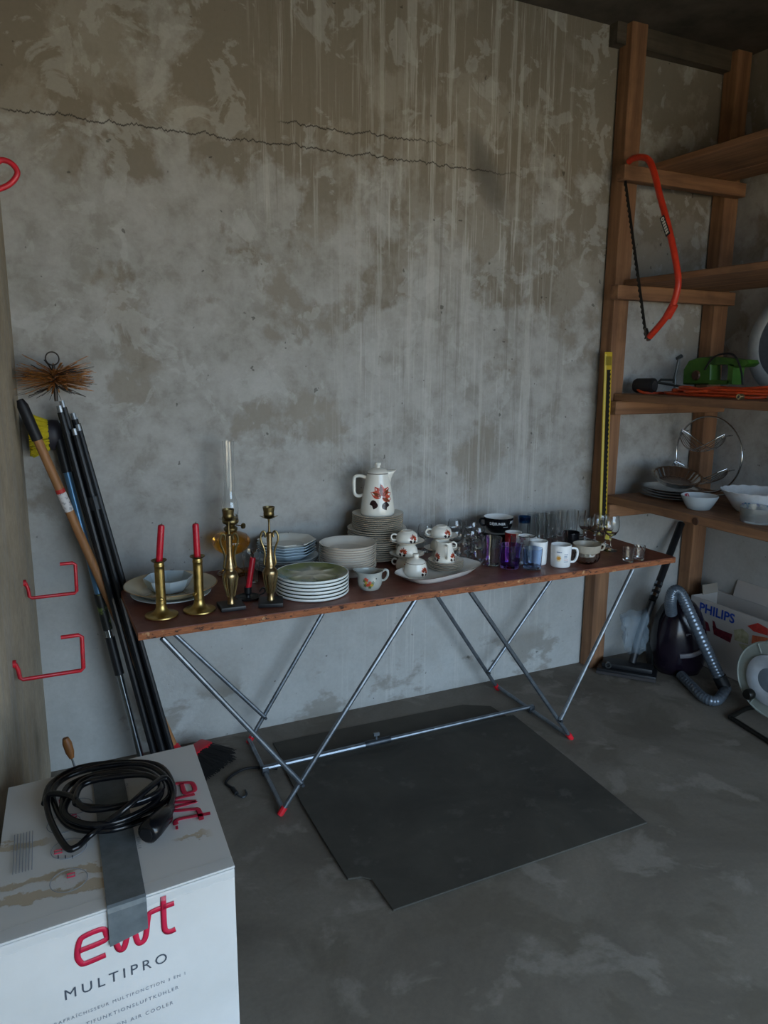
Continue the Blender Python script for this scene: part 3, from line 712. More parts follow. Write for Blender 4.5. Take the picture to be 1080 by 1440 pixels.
def lamp():
    x, y = .642, 2.655
    am = mat('amber_glass', '#dd9733', .05, trans=.9, ior=1.5)
    clear = MATS.get('clear_glass') or mat('clear_glass', '#fdfefe', .02, trans=1., ior=1.45)
    t = thing('oil_lamp', 'oil lamp with amber glass font and tall clear chimney', 'oil lamp', (x, y, TZ), CR)
    MB().lathe([(0, .002), (.052, 0), (.056, .002), (.055, .006), (.040, .014), (.022, .026), (.013, .040), (.011, .056), (.013, .070), (.018, .076), (0, .076)], 40).build('foot', am, t, smooth=50)
    MB().lathe([(0, .0765), (.018, .0765), (.040, .085), (.062, .103), (.0705, .122), (.0695, .136), (.058, .152), (.038, .160), (.024, .163), (.022, .168), (0, .168)], 48).build('oil_font', am, t, smooth=50)
    MB().lathe([(0, .168), (.024, .168), (.0255, .172), (.0255, .178), (.022, .181), (.016, .186), (.018, .191), (.027, .195), (.030, .199), (.0305, .206), (.029, .21), (.020, .213), (.0145, .221), (.0125, .235), (.008, .238), (0, .238)], 36).build('burner', BRASSD, t, smooth=40)
    MB().tube([(.02, -.004, .19), (.036, -.014, .19), (.05, -.021, .19)], .0022, 6).build('wick_stem', BRASSD, t)
    MB().lathe([(0, -.004), (.010, -.004), (.011, 0), (.010, .004), (0, .004)], 20, M=Matrix.Translation((.051, -.0215, .19)) @ Matrix.Rotation(-.4, 4, 'Z') @ Matrix.Rotation(PI/2, 4, 'Y')).build('wick_wheel', BRASSD, t)
    for k in range(8):
        a = TAU*k/8; MB().box((-.004, .0275, .2), (.004, .0285, .226), Matrix.Rotation(a, 4, 'Z')).build('prong', BRASSD, t)
    po = [(.0255, .2095), (.0265, .216), (.030, .232), (.032, .250), (.030, .268), (.0245, .286), (.0205, .302), (.0195, .330), (.0198, .42), (.0205, .50)]
    MB().lathe(po+[(r-.0014, z) for r, z in po[::-1]], 40, closed=True).build('chimney', clear, t, smooth=60)
lamp()
def small_holder():
    x, y, _ = base(349, 846, 30)
    im = mat('wrought_iron', '#1d2023', .4, .4)
    t = thing('iron_candle_holder', 'small black iron candle holder between the ornate candlesticks', 'candlestick', (x, y, TZ), 0)
    MB().lathe([(0, .0012), (.036, 0), (.040, .004), (.0415, .007), (.0405, .0075), (.036, .004), (0, .004)], 32).build('dish', im, t, smooth=50)
    MB().lathe([(0, .004), (.009, .004), (.0075, .012), (.011, .018), (.0125, .020), (.0125, .040), (.011, .040), (.0105, .024), (0, .024)], 24).build('socket', im, t)
    MB().tube(smooth_path([(.038, 0, .006), (.056, 0, .012), (.060, 0, .024), (.050, 0, .030), (.040, 0, .018)], 4), .0025, 6).build('handle', im, t)
    c = thing('candle', 'red candle tilted in the small black iron holder', 'candle', (x, y, TZ+.0245), CR); c.rotation_euler = (0, .17, CR)
    MB().lathe([(0, 0), (.0097, 0), (.0097, .118), (.0085, .120), (0, .1205)], 24).build('wax', WAX, c)
    MB().tube([(0, 0, .12), (0, 0, .13), (-.005, 0, .136), (-.009, 0, .142)], .0018, 6).build('wick', mat('charred_wick', '#2a2320', .9), c)
small_holder()

# ================================================================== GLASSWARE
CLEAR = mat('clear_glass', '#fdfefe', .02, trans=1., ior=1.45)
def tumbler(name, label, cat, x, y, r0, r1, h, material=CLEAR, z=TZ, facets=0, grp=None, tb=.006, tw=.0016, seg=32, rot=0.):
    n = max(seg, facets*4) if facets else seg
    def sh(t, r, z_):
        k = 1+(.045*abs(math.cos(facets*t/2)) if facets and z_ > .004 and z_ < h*.8 else 0); return (r*k*math.cos(t), r*k*math.sin(t), z_)
    out = [(r0*.93, 0), (r0, .003)]+[(r0+(r1-r0)*q, .003+(h-.003)*q) for q in (.25, .5, .75, .8, 1)]
    inn = [(r-tw, z_) for r, z_ in out[::-1] if z_ > tb]+[(r0-tw, tb), (0, tb)]
    o = MB().lathe([(0, .0005)]+out+inn, n, sh).build(name, material, smooth=30 if facets else 60)
    place(o, (x, y, z), rot); tag(o, label, cat, grp); return o
def at_row(px, py, y): p_ = hy(px, py, y); return p_.x, p_.z-TZ
# cut-glass vase behind the small holder
x, hh = at_row(349, 757, 2.53)
tumbler('cut_glass_vase', 'small cut-glass vase behind the iron candle holder', 'vase', x+.01, 2.53, .022, .034, .115, facets=10)
# two faceted tumblers next to the platter, one behind
for px, py, y in ((673, 752, 2.44), (650, 753, 2.50)):
    x, hh = at_row(px, py, y); tumbler('faceted_tumbler', 'faceted clear tumbler between the platter and the purple glass', 'glass', x, y, .031, .038, .093, facets=9, grp='faceted tumblers by the platter')
# goblets standing behind the cup towers
def goblet(label, x, y, hb, hs, rb_, rf_, grp, rot=0, cut=0):
    def sh(t, r, z_):
        k = 1+(.05*abs(math.cos(cut*t/2)) if cut and hs+.006 < z_ < hs+hb*.55 else 0); return (r*k*math.cos(t), r*k*math.sin(t), z_)
    H = hs+hb
    prof = [(0, .0006), (rf_, 0), (rf_, .0015), (rf_*.6, .004), (.006, .009), (.0038, .016), (.0036, hs*.8), (.006, hs), (rb_*.6, hs+hb*.10), (rb_*.9, hs+hb*.28), (rb_, hs+hb*.5), (rb_*.97, hs+hb*.75), (rb_*.86, H), (rb_*.86-.0013, H), (rb_*.97-.0015, hs+hb*.75), (rb_-.0016, hs+hb*.5), (rb_*.88-.0012, hs+hb*.29), (rb_*.55, hs+hb*.13), (0, hs+hb*.08)]
    o = MB().lathe(prof, 36, sh).build('stemmed_glass', CLEAR, smooth=50); place(o, (x, y, TZ), rot); tag(o, label, 'glass', grp); return o
g = 'stemmed glasses behind the cup towers'
for px, py, y in ((598, 738, 2.66), (640, 731, 2.66), (664, 733, 2.665), (672, 741, 2.615), (662, 745, 2.58), (640, 746, 2.59)):
    x, hh = at_row(px, py, y); goblet('clear stemmed glass behind the flowered cup towers', x, y, hh*.52, hh*.48, .031, .030, g, cut=8)
# purple and blue tumblers
PURP = mat('purple_glass', '#c096ee', .03, trans=1., ior=1.45)
BLUE = mat('blue_glass', '#d3e5fc', .03, trans=1., ior=1.45)
x, y, r = base(716, 803, 34)
tumbler('purple_tumbler', 'deep purple glass tumbler between faceted and pale blue tumblers', 'glass', x, y, .037, .044, .094, PURP, tb=.014, tw=.003)
xb, yb = x+.012, y+.085
tumbler('clear_tumbler', 'plain clear tumbler close behind the purple tumbler', 'glass', xb-.055, yb-.02, .034, .041, .112)
x, y, r = base(748, 803, 28)
tumbler('blue_tumbler', 'pale blue glass tumbler with clear rim beside the purple one', 'glass', x, y, .034, .038, .082, BLUE, tb=.012, tw=.002)
xg, yg = x-.004, y+.079
tumbler('clear_tumbler', 'plain clear tumbler close behind the pale blue tumbler', 'glass', xg, yg, .033, .038, .114)
# back row of tall glasses
gl = 'tall clear glasses in the back row'
n = N('pattern_glass'); X, Y, Z = n.sep(); n.b.inputs['Transmission Weight'].default_value = 1; n.set(Roughness=.03, IOR=1.45)
v = n.new('ShaderNodeTexVoronoi'); v.inputs['Scale'].default_value = 55; n.t.links.new(n.obj(), v.inputs['Vector'])
n.color(n.mix(n.math('MULTIPLY', n.rng(v.outputs['Distance'], .45, .5), n.rng(Z, .125, .13)), lin('#f2f5f6'), lin('#3b4044'))); PATG = n.m
for i, (px, py, y) in enumerate(((751, 722, 2.665), (763, 723, 2.60), (775, 721, 2.665))):
    x, hh = at_row(px, py, y); tumbler('tall_glass', 'tall clear glass with dark rim pattern behind the white mugs', 'glass', x, y, .026, .030, hh, PATG, grp='dark-patterned tall glasses', tw=.0014)
for i, (px, py, y) in enumerate(((790, 719, 2.67), (806, 718, 2.67), (816, 717, 2.64))):
    x, hh = at_row(px, py, y); tumbler('tall_glass', 'plain tall slim clear glass between patterned glasses and wine glasses', 'glass', x, y, .022, .026, hh, grp=gl, tw=.0014)
x, hh = at_row(738, 726, 2.672)
n = N('blue_rim_glass'); X, Y, Z = n.sep(); n.b.inputs['Transmission Weight'].default_value = 1; n.set(Roughness=.03, IOR=1.45); n.color(n.mix(n.rng(Z, hh-.03, hh-.025), lin('#f2f5f6'), lin('#2a5f9c')))
tumbler('blue_rimmed_glass', 'tall clear glass with a blue painted rim behind the red mug', 'glass', x, 2.672, .024, .028, hh, n.m)
x, hh = at_row(788, 744, 2.50)
tumbler('short_tumbler', 'short clear tumbler in front of the tall slim glasses', 'glass', x, 2.50, .034, .035, hh, tb=.012)
# black bowls with lettering
def wrap_text(parent, s, size, rfn, th0, z0, material, nm, off=.0006):
    me = text_mesh(s, size, align='CENTER', offset=.0002)
    bm = bmesh.new(); bm.from_mesh(me); bmesh.ops.triangulate(bm, faces=bm.faces)
    bmesh.ops.subdivide_edges(bm, edges=[e for e in bm.edges if e.calc_length() > .006], cuts=1); bmesh.ops.triangulate(bm, faces=bm.faces)
    for v_ in bm.verts:
        r = rfn(z0+v_.co.y)+off; t = th0+v_.co.x/r; v_.co = Vector((r*math.cos(t), r*math.sin(t), z0+v_.co.y))
    bm.to_mesh(me); bm.free(); return link(nm, me, material, parent, 60)
def black_bowls():
    x, y = 1.806, 2.615
    bk = mat('black_glaze', '#121316', .2); wh = mat('white_glaze', '#e9e9e8', .15, scale=14)
    out = [(.036, 0), (.040, .003), (.052, .014), (.060, .032), (.0625, .050), (.0645, .066)]
    for i, lab in enumerate(('black breakfast bowl hidden under another lettered black bowl', 'black breakfast bowl with white lettering and white inside, set on another')):
        t = thing('breakfast_bowl', lab, 'bowl', (x, y, TZ+i*.0665), CR)
        MB().lathe([(0, .001)]+out+[(.0635, .067)], 44).build('outside', bk, t, smooth=50)
        MB().lathe([(.0635, .067), (.0625, .0672), (.0605, .064), (.058, .032), (.048, .014), (.036, .007), (0, .006)], 44).build('inside', wh, t, smooth=50)
        MB().tube(smooth_path([(-.060, 0, .056), (-.076, 0, .056), (-.080, 0, .044), (-.072, 0, .030), (-.058, 0, .026)], 5), .005, 8).build('handle', bk, t)
        if i:
            wrap_text(t, 'DÉJEUNER', .0155, rprofile(out), -PI/2-.22, .040, wh, 'lettering'); wrap_text(t, 'PETIT', .0155, rprofile(out), -PI/2+1.05, .044, wh, 'lettering')
            MB().add(*wrap([(.012+.003*k, .030) for k in range(9)]+[(.012+.003*k, .0312) for k in range(9)], [(k, k+1, k+10, k+9) for k in range(8)], rprofile(out), -PI/2, .0006)).build('underline', wh, t)
black_bowls()
def mug(name, label, x, y, r, h, outm, inm, rot, handle=True, rimm=None, grp=None, taper=.95):
    t = thing(name, label, 'mug', (x, y, TZ), rot, grp)
    out = [(r*taper*.85, 0), (r*taper*.95, .002), (r*taper, .006), (r*.99, h*.6), (r, h)]
    MB().lathe([(0, .001)]+out, 40).build('outside', outm, t, smooth=50)
    MB().lathe([(r, h), (r-.001, h+.001), (r-.003, h), (r*taper-.003, .008), (0, .006)], 40).build('inside', inm, t, smooth=50)
    if rimm: MB().lathe([(r-.0005, h-.003), (r+.0008, h-.001), (r-.001, h+.0014), (r-.003, h)], 40).build('rim_line', rimm, t)
    if handle:
        MB().tube(smooth_path([(r*.97, 0, h*.83), (r+.018, 0, h*.82), (r+.025, 0, h*.65), (r+.022, 0, h*.38), (r+.012, 0, h*.22), (r*.96, 0, h*.2)], 5), .0048, 10, flat=(1, 1)).build('handle', outm, t)
    return t, rprofile(out)
WH = mat('white_glaze', '#e9e9e8', .15, scale=14); REDG = mat('red_glaze', '#b01c20', .2); BKG = MATS['black_glaze']
x, y, r = base(787.5, 800, 31)
t, rf = mug('printed_mug', 'white mug with small orange picture and printed lines at the table edge', x, y, .0405, .088, WH, WH, CR)
og = mat('print_orange', '#d79a3c', .4, col2='#b7772c', scale=150); bl = mat('print_blue_grey', '#5b6f93', .4); pk = mat('print_pink', '#c98f93', .4)
mb = MB(); ring = [(-.017+.010*math.cos(TAU*k/20), .040+.013*math.sin(TAU*k/20)) for k in range(20)]
mb.add(*wrap([(-.017, .040)]+ring, [(0, 1+k, 1+(k+1) % 20) for k in range(20)], rf, -PI/2, .0005)).build('picture_print', mat('print_cream', '#e6d6b4', .4), t)
mb = MB()
for a in range(6): mb.add(*wrap(*petal(-.017, .041, a*TAU/6, .009, .006, 5), rf, -PI/2, .0009))
mb.build('flower_print', og, t)
for k, (u_, w_, h_) in enumerate(((-.026, .003, .004), (-.0225, .0045, .0028), (-.0175, .003, .004), (-.014, .004, .0028), (-.0095, .003, .0035))): MB().add(*wrap([(u_, .063), (u_+w_, .063), (u_+w_, .063+h_), (u_, .063+h_)], [(0, 1, 2, 3)], rf, -PI/2, .0007)).build('print_mark', bl, t)
for k, (zz, ww, m_) in enumerate(((.055, .016, bl), (.048, .012, bl), (.042, .013, bl), (.033, .018, pk), (.026, .018, bl))):
    mb = MB(); q = 8; mb.add(*wrap([(.004+ww*i/q, zz) for i in range(q+1)]+[(.004+ww*i/q, zz+.0022) for i in range(q+1)], [(i, i+1, i+q+2, i+q+1) for i in range(q)], rf, -PI/2, .0006)); mb.build('text_line', m_, t)
mug('white_mug', 'plain white mug tucked behind the printed white mug', x-.060, y+.064, .035, .094, WH, WH, CR+2.2)
x, hh = at_row(722, 748, 2.512); mug('red_mug', 'red mug with white inside beside the lettered black bowl', x, 2.512, .036, hh, REDG, WH, CR+PI*1.35)
x, hh = at_row(740.5, 753, 2.425); mug('dark_rimmed_mug', 'white mug with red and dark print between red mug and blue tumbler', x, 2.425, .037, hh, mat('white_print_glaze', '#d9d6d3', .2, col2='#8c5a5f', scale=45, lo=.55, hi=.6), WH, CR+.6, rimm=BKG)
x, hh = at_row(803, 748, 2.53); mug('black_mug', 'black mug behind the cream cup on the cut-glass bowl', x, 2.53, .038, hh, BKG, BKG, CR+1.2)
# cream cup resting in a cut-glass bowl
def cut_bowl():
    x, y, r = base(824, 797, 38, TZ, .75); x += .010; y += .012
    def sh(t, r_, z_):
        k = 1+(.035*math.cos(14*t+z_*260)+.025*math.cos(14*t-z_*260) if .004 < z_ < .045 else 0); return (r_*k*math.cos(t), r_*k*math.sin(t), z_)
    o = MB().lathe([(0, .001), (.026, 0), (.034, .004), (.046, .015), (.052, .028), (.052, .040), (.050, .048), (.0475, .048), (.049, .038), (.048, .028), (.041, .015), (.03, .008), (0, .007)], 84, sh).build('cut_glass_bowl', CLEAR, smooth=60)
    place(o, (x, y, TZ)); tag(o, 'small round cut-glass bowl under the beige cup', 'bowl')
    bm_ = mat('beige_stoneware', '#a9a091', .35, col2='#9b9182', scale=30)
    t = thing('beige_cup', 'beige cup resting on the cut-glass bowl', 'cup', (x-.001, y, TZ+.029), CR)
    out = [(.030, 0), (.034, .003), (.044, .014), (.0495, .0195), (.052, .030), (.056, .050)]
    MB().lathe([(0, .001), (.028, 0), (.033, .003), (.0395, .012), (.043, .020), (.051, .0215), (.054, .035), (.056, .052), (.0535, .052), (.051, .035), (.044, .024), (.03, .008), (0, .007)], 44).build('bowl', bm_, t, smooth=50)
    MB().tube(smooth_path([(.052, 0, .046), (.064, 0, .050), (.070, 0, .040), (.064, 0, .028), (.052, 0, .026)], 5), .0042, 8).build('handle', bm_, t)
cut_bowl()
# wine glasses
g = 'round wine glasses in front of the shelf post'
for px, py, y in ((825, 727, 2.56), (838, 728, 2.50), (845, 723, 2.615), (861, 725, 2.36)):
    x, hh = at_row(px, py, y); goblet('clear round wine glass in front of the shelf post', x, y, hh*.60, hh*.40, .034, .032, g)
x, hh = at_row(853, 731, 2.435)
o = goblet('clear wine glass with a yellow tag on its stem', x, 2.435, hh*.60, hh*.40, .033, .032, None)
MB().box((-.016, -.035, .035), (.008, -.0335, .068), Matrix.Rotation(CR, 4, 'Z') @ Matrix.Rotation(.12, 4, 'Y')).build('yellow_tag', mat('yellow_card', '#c9b83a', .6), o)
# two small glasses with metal-looking studs
for px, bot, lab in ((883, 792, 'small ribbed shot glass at the end of the table'), (898, 789, 'small ribbed shot glass at the end of the table')):
    x, y, r = base(px, bot, 17)
    def sh(t, r_, z_, R_=None): k = 1+.06*math.cos(10*t)*(1 if .006 < z_ < .052 else 0)*(.5+.5*math.cos(z_*420)); return (r_*k*math.cos(t), r_*k*math.sin(t), z_)
    o = MB().lathe([(0, .001), (.019, 0), (.0205, .003)]+[(.0205+.003*k/12, .004+.055*k/12) for k in range(13)]+[(.0222, .059), (.0195, .012), (0, .011)], 60, sh).build('shot_glass', CLEAR, smooth=50)
    place(o, (x, y, TZ)); tag(o, lab, 'glass', 'ribbed shot glasses')

# ================================================================== LEFT WALL AND CORNER TOOLS
REDH = mat('red_coated_steel', '#c41f2c', .35, col2='#a3202a', scale=40)
def wall_hit(px, py):
    d = ray(px, py)                       # left wall: x = -.03 - LK*(WY-y)
    t = (-.03-LK*WY)/(d.x-LK*d.y); return CAM+d*t
def hook(px, py, rel, label, r=.0055):
    w = wall_hit(px, py); w.x += .004
    o = MB().tube(smooth_path([w+Vector(q) for q in rel], 3) if len(rel) > 7 else [w+Vector(q) for q in rel], r, 8)
    o.tube([w+Vector((-.006, 0, 0)), w+Vector((.004, 0, 0))], .011, 12)
    tag(o.build('wall_hook', REDH, smooth=60), label, 'hook')
def sq(L, up, back, drop):
    e = .006
    return [(.0, 0, 0), (.006, 0, -drop*.4), (.008, 0, -drop+e), (.008+e, 0, -drop), (L-e, 0, -drop), (L, 0, -drop+e), (L+.002, 0, up-drop-e), (L-e, 0, up-drop), (L-back, 0, up-drop)]
def hook2(px, py, rel, label, r=.0055):
    w = wall_hit(px, py); w.x += .005
    mb = MB().tube([w+Vector(q) for q in rel], r, 8); mb.tube([w+Vector((-.007, 0, 0)), w+Vector((.003, 0, 0))], .010, 12)
    tag(mb.build('wall_hook', REDH, smooth=60), label, 'hook')
hook2(33, 820, sq(.142, .098, .042, .050), 'red square hook on the left wall in front of the broom handle')
hook2(18, 934, sq(.158, .098, .048, .045), 'red square hook on the left wall low beside the cardboard box')
p = [hy(x_, y_, 1.6) for x_, y_ in ((-14, 230), (2, 225), (15, 229), (24, 240), (22, 250), (12, 260), (-2, 266), (-12, 268))]
w = Vector((lx(1.6)+.001, 1.6, p[0].z))
mb = MB().tube(smooth_path([w]+p, 5), .0052, 8); mb.tube([w+Vector((-.004, 0, 0)), w+Vector((.006, 0, 0))], .011, 12)
tag(mb.build('wall_hook', REDH, smooth=60), 'red curved hook high on the left wall', 'hook')

def chimney_brush():
    c = Vector((.083, 2.665, 1.425))
    rust = mat('rusty_flat_wire', '#bb7a35', .5, .1, col2='#835026', scale=60); dkw = mat('dark_wire', '#4a423c', .5, .5)
    t = thing('chimney_brush', 'round rusty chimney sweep brush with wire loop above the rod bundle', 'brush', c)
    MB().lathe([(0, -.055), (.006, -.055), (.006, .02), (.014, .022), (.016, .03), (.014, .038), (.005, .040), (.005, .062), (0, .062)], 14).build('hub', dkw, t)
    mb = MB(); mb2 = MB(); random.seed(5)
    for k in range(330):
        a = random.uniform(0, TAU); e = random.gauss(.02, .15)
        L = random.uniform(.100, .122)*math.cos(e)
        if math.cos(a) < 0: L = min(L, (c.x-lx(c.y)-.004)/max(.05, -math.cos(a)))
        if math.sin(a) > 0: L = min(L, .112/max(.05, math.sin(a)))
        d = Vector((math.cos(a), math.sin(a), math.tan(e))); s_ = Vector((-math.sin(a), math.cos(a), 0))
        w_ = .0024; p0 = Vector((0, 0, .018+e*.05))+d*.008; p1 = p0+d*L*.6+Vector((0, 0, random.uniform(-.003, .003))); p2 = p0+d*L+Vector((0, 0, random.uniform(-.006, .006)))
        q = []
        for p_ in (p0, p1, p2):
            q += [p_-s_*w_-Vector((0, 0, .0005)), p_+s_*w_-Vector((0, 0, .0005)), p_+s_*w_+Vector((0, 0, .0005)), p_-s_*w_+Vector((0, 0, .0005))]
        (mb if k % 5 else mb2).add(q, [(i*4+j, i*4+(j+1) % 4, i*4+4+(j+1) % 4, i*4+4+j) for i in range(2) for j in range(4)]+[(8, 9, 10, 11)])
    o = mb.build('bristles', rust, t, smooth=0); o['kind'] = 'stuff'
    o = mb2.build('dark_bristles', dkw, t, smooth=0); o['kind'] = 'stuff'
    MB().tube([(.020*math.cos(q)-.002, .004*math.sin(q), .082+.021*math.sin(q)) for q in [TAU*k/24 for k in range(24)]], .0024, 6, closed=True).build('wire_loop', dkw, t)
    # drooping wires underneath
    mb = MB()
    for k in range(34):
        a = random.uniform(0, TAU); L = random.uniform(.05, .10)
        if math.sin(a) > 0: L *= .85
        if math.cos(a) < -.6: L = min(L, .09)
        p0 = Vector((0, 0, .0)); d = Vector((math.cos(a), math.sin(a), -.55))
        mb.tube([p0, p0+d*L*.5, p0+d*L+Vector((0, 0, .008))], .0008, 4)
    o = mb.build('lower_wires', dkw, t, smooth=0); o['kind'] = 'stuff'
chimney_brush()
def rods():
    blk = mat('black_rod', '#17181b', .35, col2='#0f1013', scale=30); al = mat('aluminium_ferrule', '#b9bcc0', .3, .9)
    pt = [(85.4, 580, 2.661), (89.1, 573, 2.699), (104.8, 590, 2.720), (85.4, 600, 2.765), (108.8, 596, 2.743), (111.5, 606, 2.687), (105.9, 612, 2.660)]
    pb = [(214.0, 1052, 2.550), (226.7, 1052, 2.574), (237.4, 1052, 2.574), (219.8, 1052, 2.665), (236.2, 1052, 2.602), (240.4, 1052, 2.545), (227.3, 1052, 2.545)]
    tops = [hy(*q) for q in pt]; bots = []
    for (u, v) in zip(tops, [hy(*q) for q in pb]): bots.append(u.lerp(v, u.z/(u.z-v.z)))
    for i, (a, b) in enumerate(zip(tops, bots)):
        a, b = Vector(a), Vector(b)
        t = thing('chimney_rod', 'black flexible chimney rod with metal ferrule in the leaning bundle', 'rod', b, 0, 'black chimney rods leaning in the corner')
        d = (a-b).normalized(); L = (a-b).length
        MB().tube([d*.010, d*L], .0112, 10).build('shaft', blk, t)
        MB().tube([d*L, d*(L+.022)], .0085, 10).build('ferrule', al, t)
        if i == 6: MB().tube([d*(L*.80)+Vector((.0, -.002, 0)), d*(L*.835)], .019, 10).build('tie', blk, t)
rods()
def line3(p, q, k): return p.lerp(q, k)
def broom():
    # wooden broom handle leaning in the corner, red head with black bristles on the floor
    a = hy(24, 562, 2.570); b = hz(246, 1056, .055)
    b = Vector((b.x, min(b.y, 2.60), .055)); b = hy(245, 1050, 2.690)
    t = thing('broom', 'broom with long wooden handle and black grip leaning in the corner', 'broom', (b.x, b.y, 0))
    O = Vector((b.x, b.y, 0)); a.x = max(a.x, lx(a.y)+.022); d = (a-b)
    wd = wood('pale_broom_wood', '#a9774a', '#8a5c36', 2, .55)
    MB().tube([b-O, b+d*.915-O], .0145, 14).build('handle', wd, t)
    MB().tube([b+d*.905-O, b+d*.985-O, b+d*1.0-O], lambda i: (.0172, .0172, .010)[i], 14).build('grip', mat('black_rubber_grip', '#17161a', .55), t)
    MB().tube([b+d*.725-O, b+d*.772-O], .0151, 14).build('sticker', mat('white_sticker', '#cfcac8', .5, col2='#8f8c8f', scale=90, lo=.52, hi=.6), t)
    MB().tube([b+d*.772-O, b+d*.782-O], .0152, 14).build('sticker_band', mat('red_sticker', '#b3302c', .5), t)
    # head lying on the floor to the right
    h0 = hz(268, 1080, .0); h1 = hz(297, 1050, .0)
    hd = mat('red_broom_head', '#c01d2c', .4)
    M = Matrix.Translation((.055, -.075, 0)) @ Matrix.Rotation(math.radians(-52), 4, 'Z')
    MB().box((-.03, -.085, .012), (.028, .085, .062), M).build('head', hd, t, bevel=.008)
    MB().tube([b-O, b-O+Vector((.022, -.045, -.030))], .02, 12).build('socket', hd, t)
    mb = MB(); random.seed(9)
    for k in range(520):
        yy = random.uniform(-.08, .08); zz = random.uniform(.016, .058); L = random.uniform(.075, .098); sp = yy/.08*.028
        p0 = M @ Vector((.026, yy, zz)); p1 = M @ Vector((.026+L, yy+sp+random.uniform(-.006, .006), max(.003, zz-.018+random.uniform(-.01, .01))))
        mb.tube([p0, p1], .0016, 3, caps=False)
    o = mb.build('bristles', mat('black_bristle', '#1a1817', .7), t, smooth=0); o['kind'] = 'stuff'
broom()
def telescopic_broom():
    top = hy(70, 590, 2.66); mid = hy(125, 770, 2.645); bot = hy(206, 1052, 2.55)
    d = (mid-hy(92, 665, 2.655)).normalized()
    a = hy(78, 600, 2.718); b = hy(195, 1052, 2.605); b = a.lerp(b, a.z/(a.z-b.z)); ax = (a-b); n_ = ax.normalized()
    t = thing('telescopic_brush', 'telescopic blue and silver pole with yellow-bristled brush head at the top', 'brush', b)
    def at(px, py):      # parameter of the pole point seen at that pixel row
        best = min(range(401), key=lambda k: abs(py_of(b+ax*(k/400))-py)); return best/400
    def py_of(p_):
        q = p_-CAM; return 720-F_PX*q.dot(c_u)/q.dot(c_f)
    seg = [(1052, 945, .0115, 'lower_tube', mat('polished_tube', '#a9b1b8', .2, 1.0)), (948, 896, .0165, 'twist_lock', mat('black_plastic', '#18191c', .45)), (898, 882, .0115, 'middle_tube', MATS['polished_tube']), (885, 835, .0165, 'patterned_grip', mat('black_green_grip', '#191b1a', .5, col2='#5d6b35', scale=28, lo=.56, hi=.6)), (838, 660, .0125, 'upper_tube', mat('blue_tube', '#5d86a8', .35, .5)), (664, 598, .017, 'connector', MATS['black_plastic'])]
    for y0, y1, r, nm, m_ in seg:
        k0 = 0 if y0 == 1052 else at(0, y0); MB().tube([ax*k0, ax*at(0, y1)], r, 12).build(nm, m_, t)
    hc = a-b
    H = hy(72, 612, 2.725)-b
    bk = mat('dark_purple_plastic', '#26232b', .5)
    ring = lambda s_, xo: [Vector((xo, .034*s_*math.cos(q)*.9, .052*s_*math.sin(q))) + H for q in [TAU*k/20 for k in range(20)]]
    MB().loft([ring(.55, .036), ring(.95, .024), ring(1, .004), ring(.96, -.010)]).build('head', bk, t, smooth=50)
    MB().tube([H+Vector((.03, 0, -.01)), ax*at(0, 625)], .015, 10).build('swivel', bk, t)
    mb = MB(); random.seed(4)
    for k in range(420):
        q = random.uniform(0, TAU); s_ = math.sqrt(random.random()); p0 = H+Vector((-.008, .030*s_*math.cos(q), .050*s_*math.sin(q)))
        L = random.uniform(.048, .062); p1 = p0+Vector((-L, .012*s_*math.cos(q), .020*s_*math.sin(q)+random.uniform(-.005, .005)))
        w_ = lx(b.y+p1.y)+.002-b.x; p1.x = max(p1.x, w_); p1.y = min(p1.y, WY-.003-b.y); mb.tube([p0, p1], .0022, 4)
    o = mb.build('bristles', mat('yellow_bristle', '#cdbb2c', .5, col2='#b09c1c', scale=50), t, smooth=0); o['kind'] = 'stuff'
telescopic_broom()
def small_tool():
    a = hy(92, 1038, 2.25); b = hy(101, 1066, 2.245)
    t = thing('hand_tool', 'slim tool with wooden handle and thin steel shaft behind the cardboard box', 'tool', (b.x+.06, 2.235, 0))
    O = Vector((b.x+.06, 2.235, 0))
    MB().tube([a-O, a.lerp(b, .25)-O, a.lerp(b, .7)-O, b-O], lambda i: (.009, .0135, .0125, .007)[i], 12).build('handle', wood('tool_wood', '#a06a38', '#7c4c25', 2, .5), t)
    MB().tube([b-O, Vector((0, 0, .004))], .003, 8).build('shaft', mat('polished_tube', '#a9b1b8', .2, 1.0), t)
    MB().box((-.015, -.004, 0), (.015, .004, .03)).build('blade', MATS['polished_tube'], t)
    # bungee cord with hook near the table foot
    bk = mat('black_cord', '#15161a', .6)
    p = [hz(q[0], q[1], .006) for q in ((390, 1081), (365, 1079), (345, 1081), (330, 1088), (320, 1096), (318, 1102), (326, 1108))]
    o = MB().tube(smooth_path(p, 5), .005, 8).build('bungee_cord', bk, smooth=60); tag(o, 'black elastic cord with wire hook on the floor by the table foot', 'cord')
    q = p[-1]
    h_ = [hz(x_, y_, .006) for x_, y_ in ((327, 1109), (334, 1118), (342, 1121), (347, 1117), (345, 1111))]
    MB().tube(smooth_path(h_, 4), .0032, 6).build('hook', mat('dark_steel_tube', '#54585d', .45, .8), o)
    MB().tube([h_[0], h_[0].lerp(h_[1], .8)], .0085, 8).build('end_sleeve', bk, o)
small_tool()

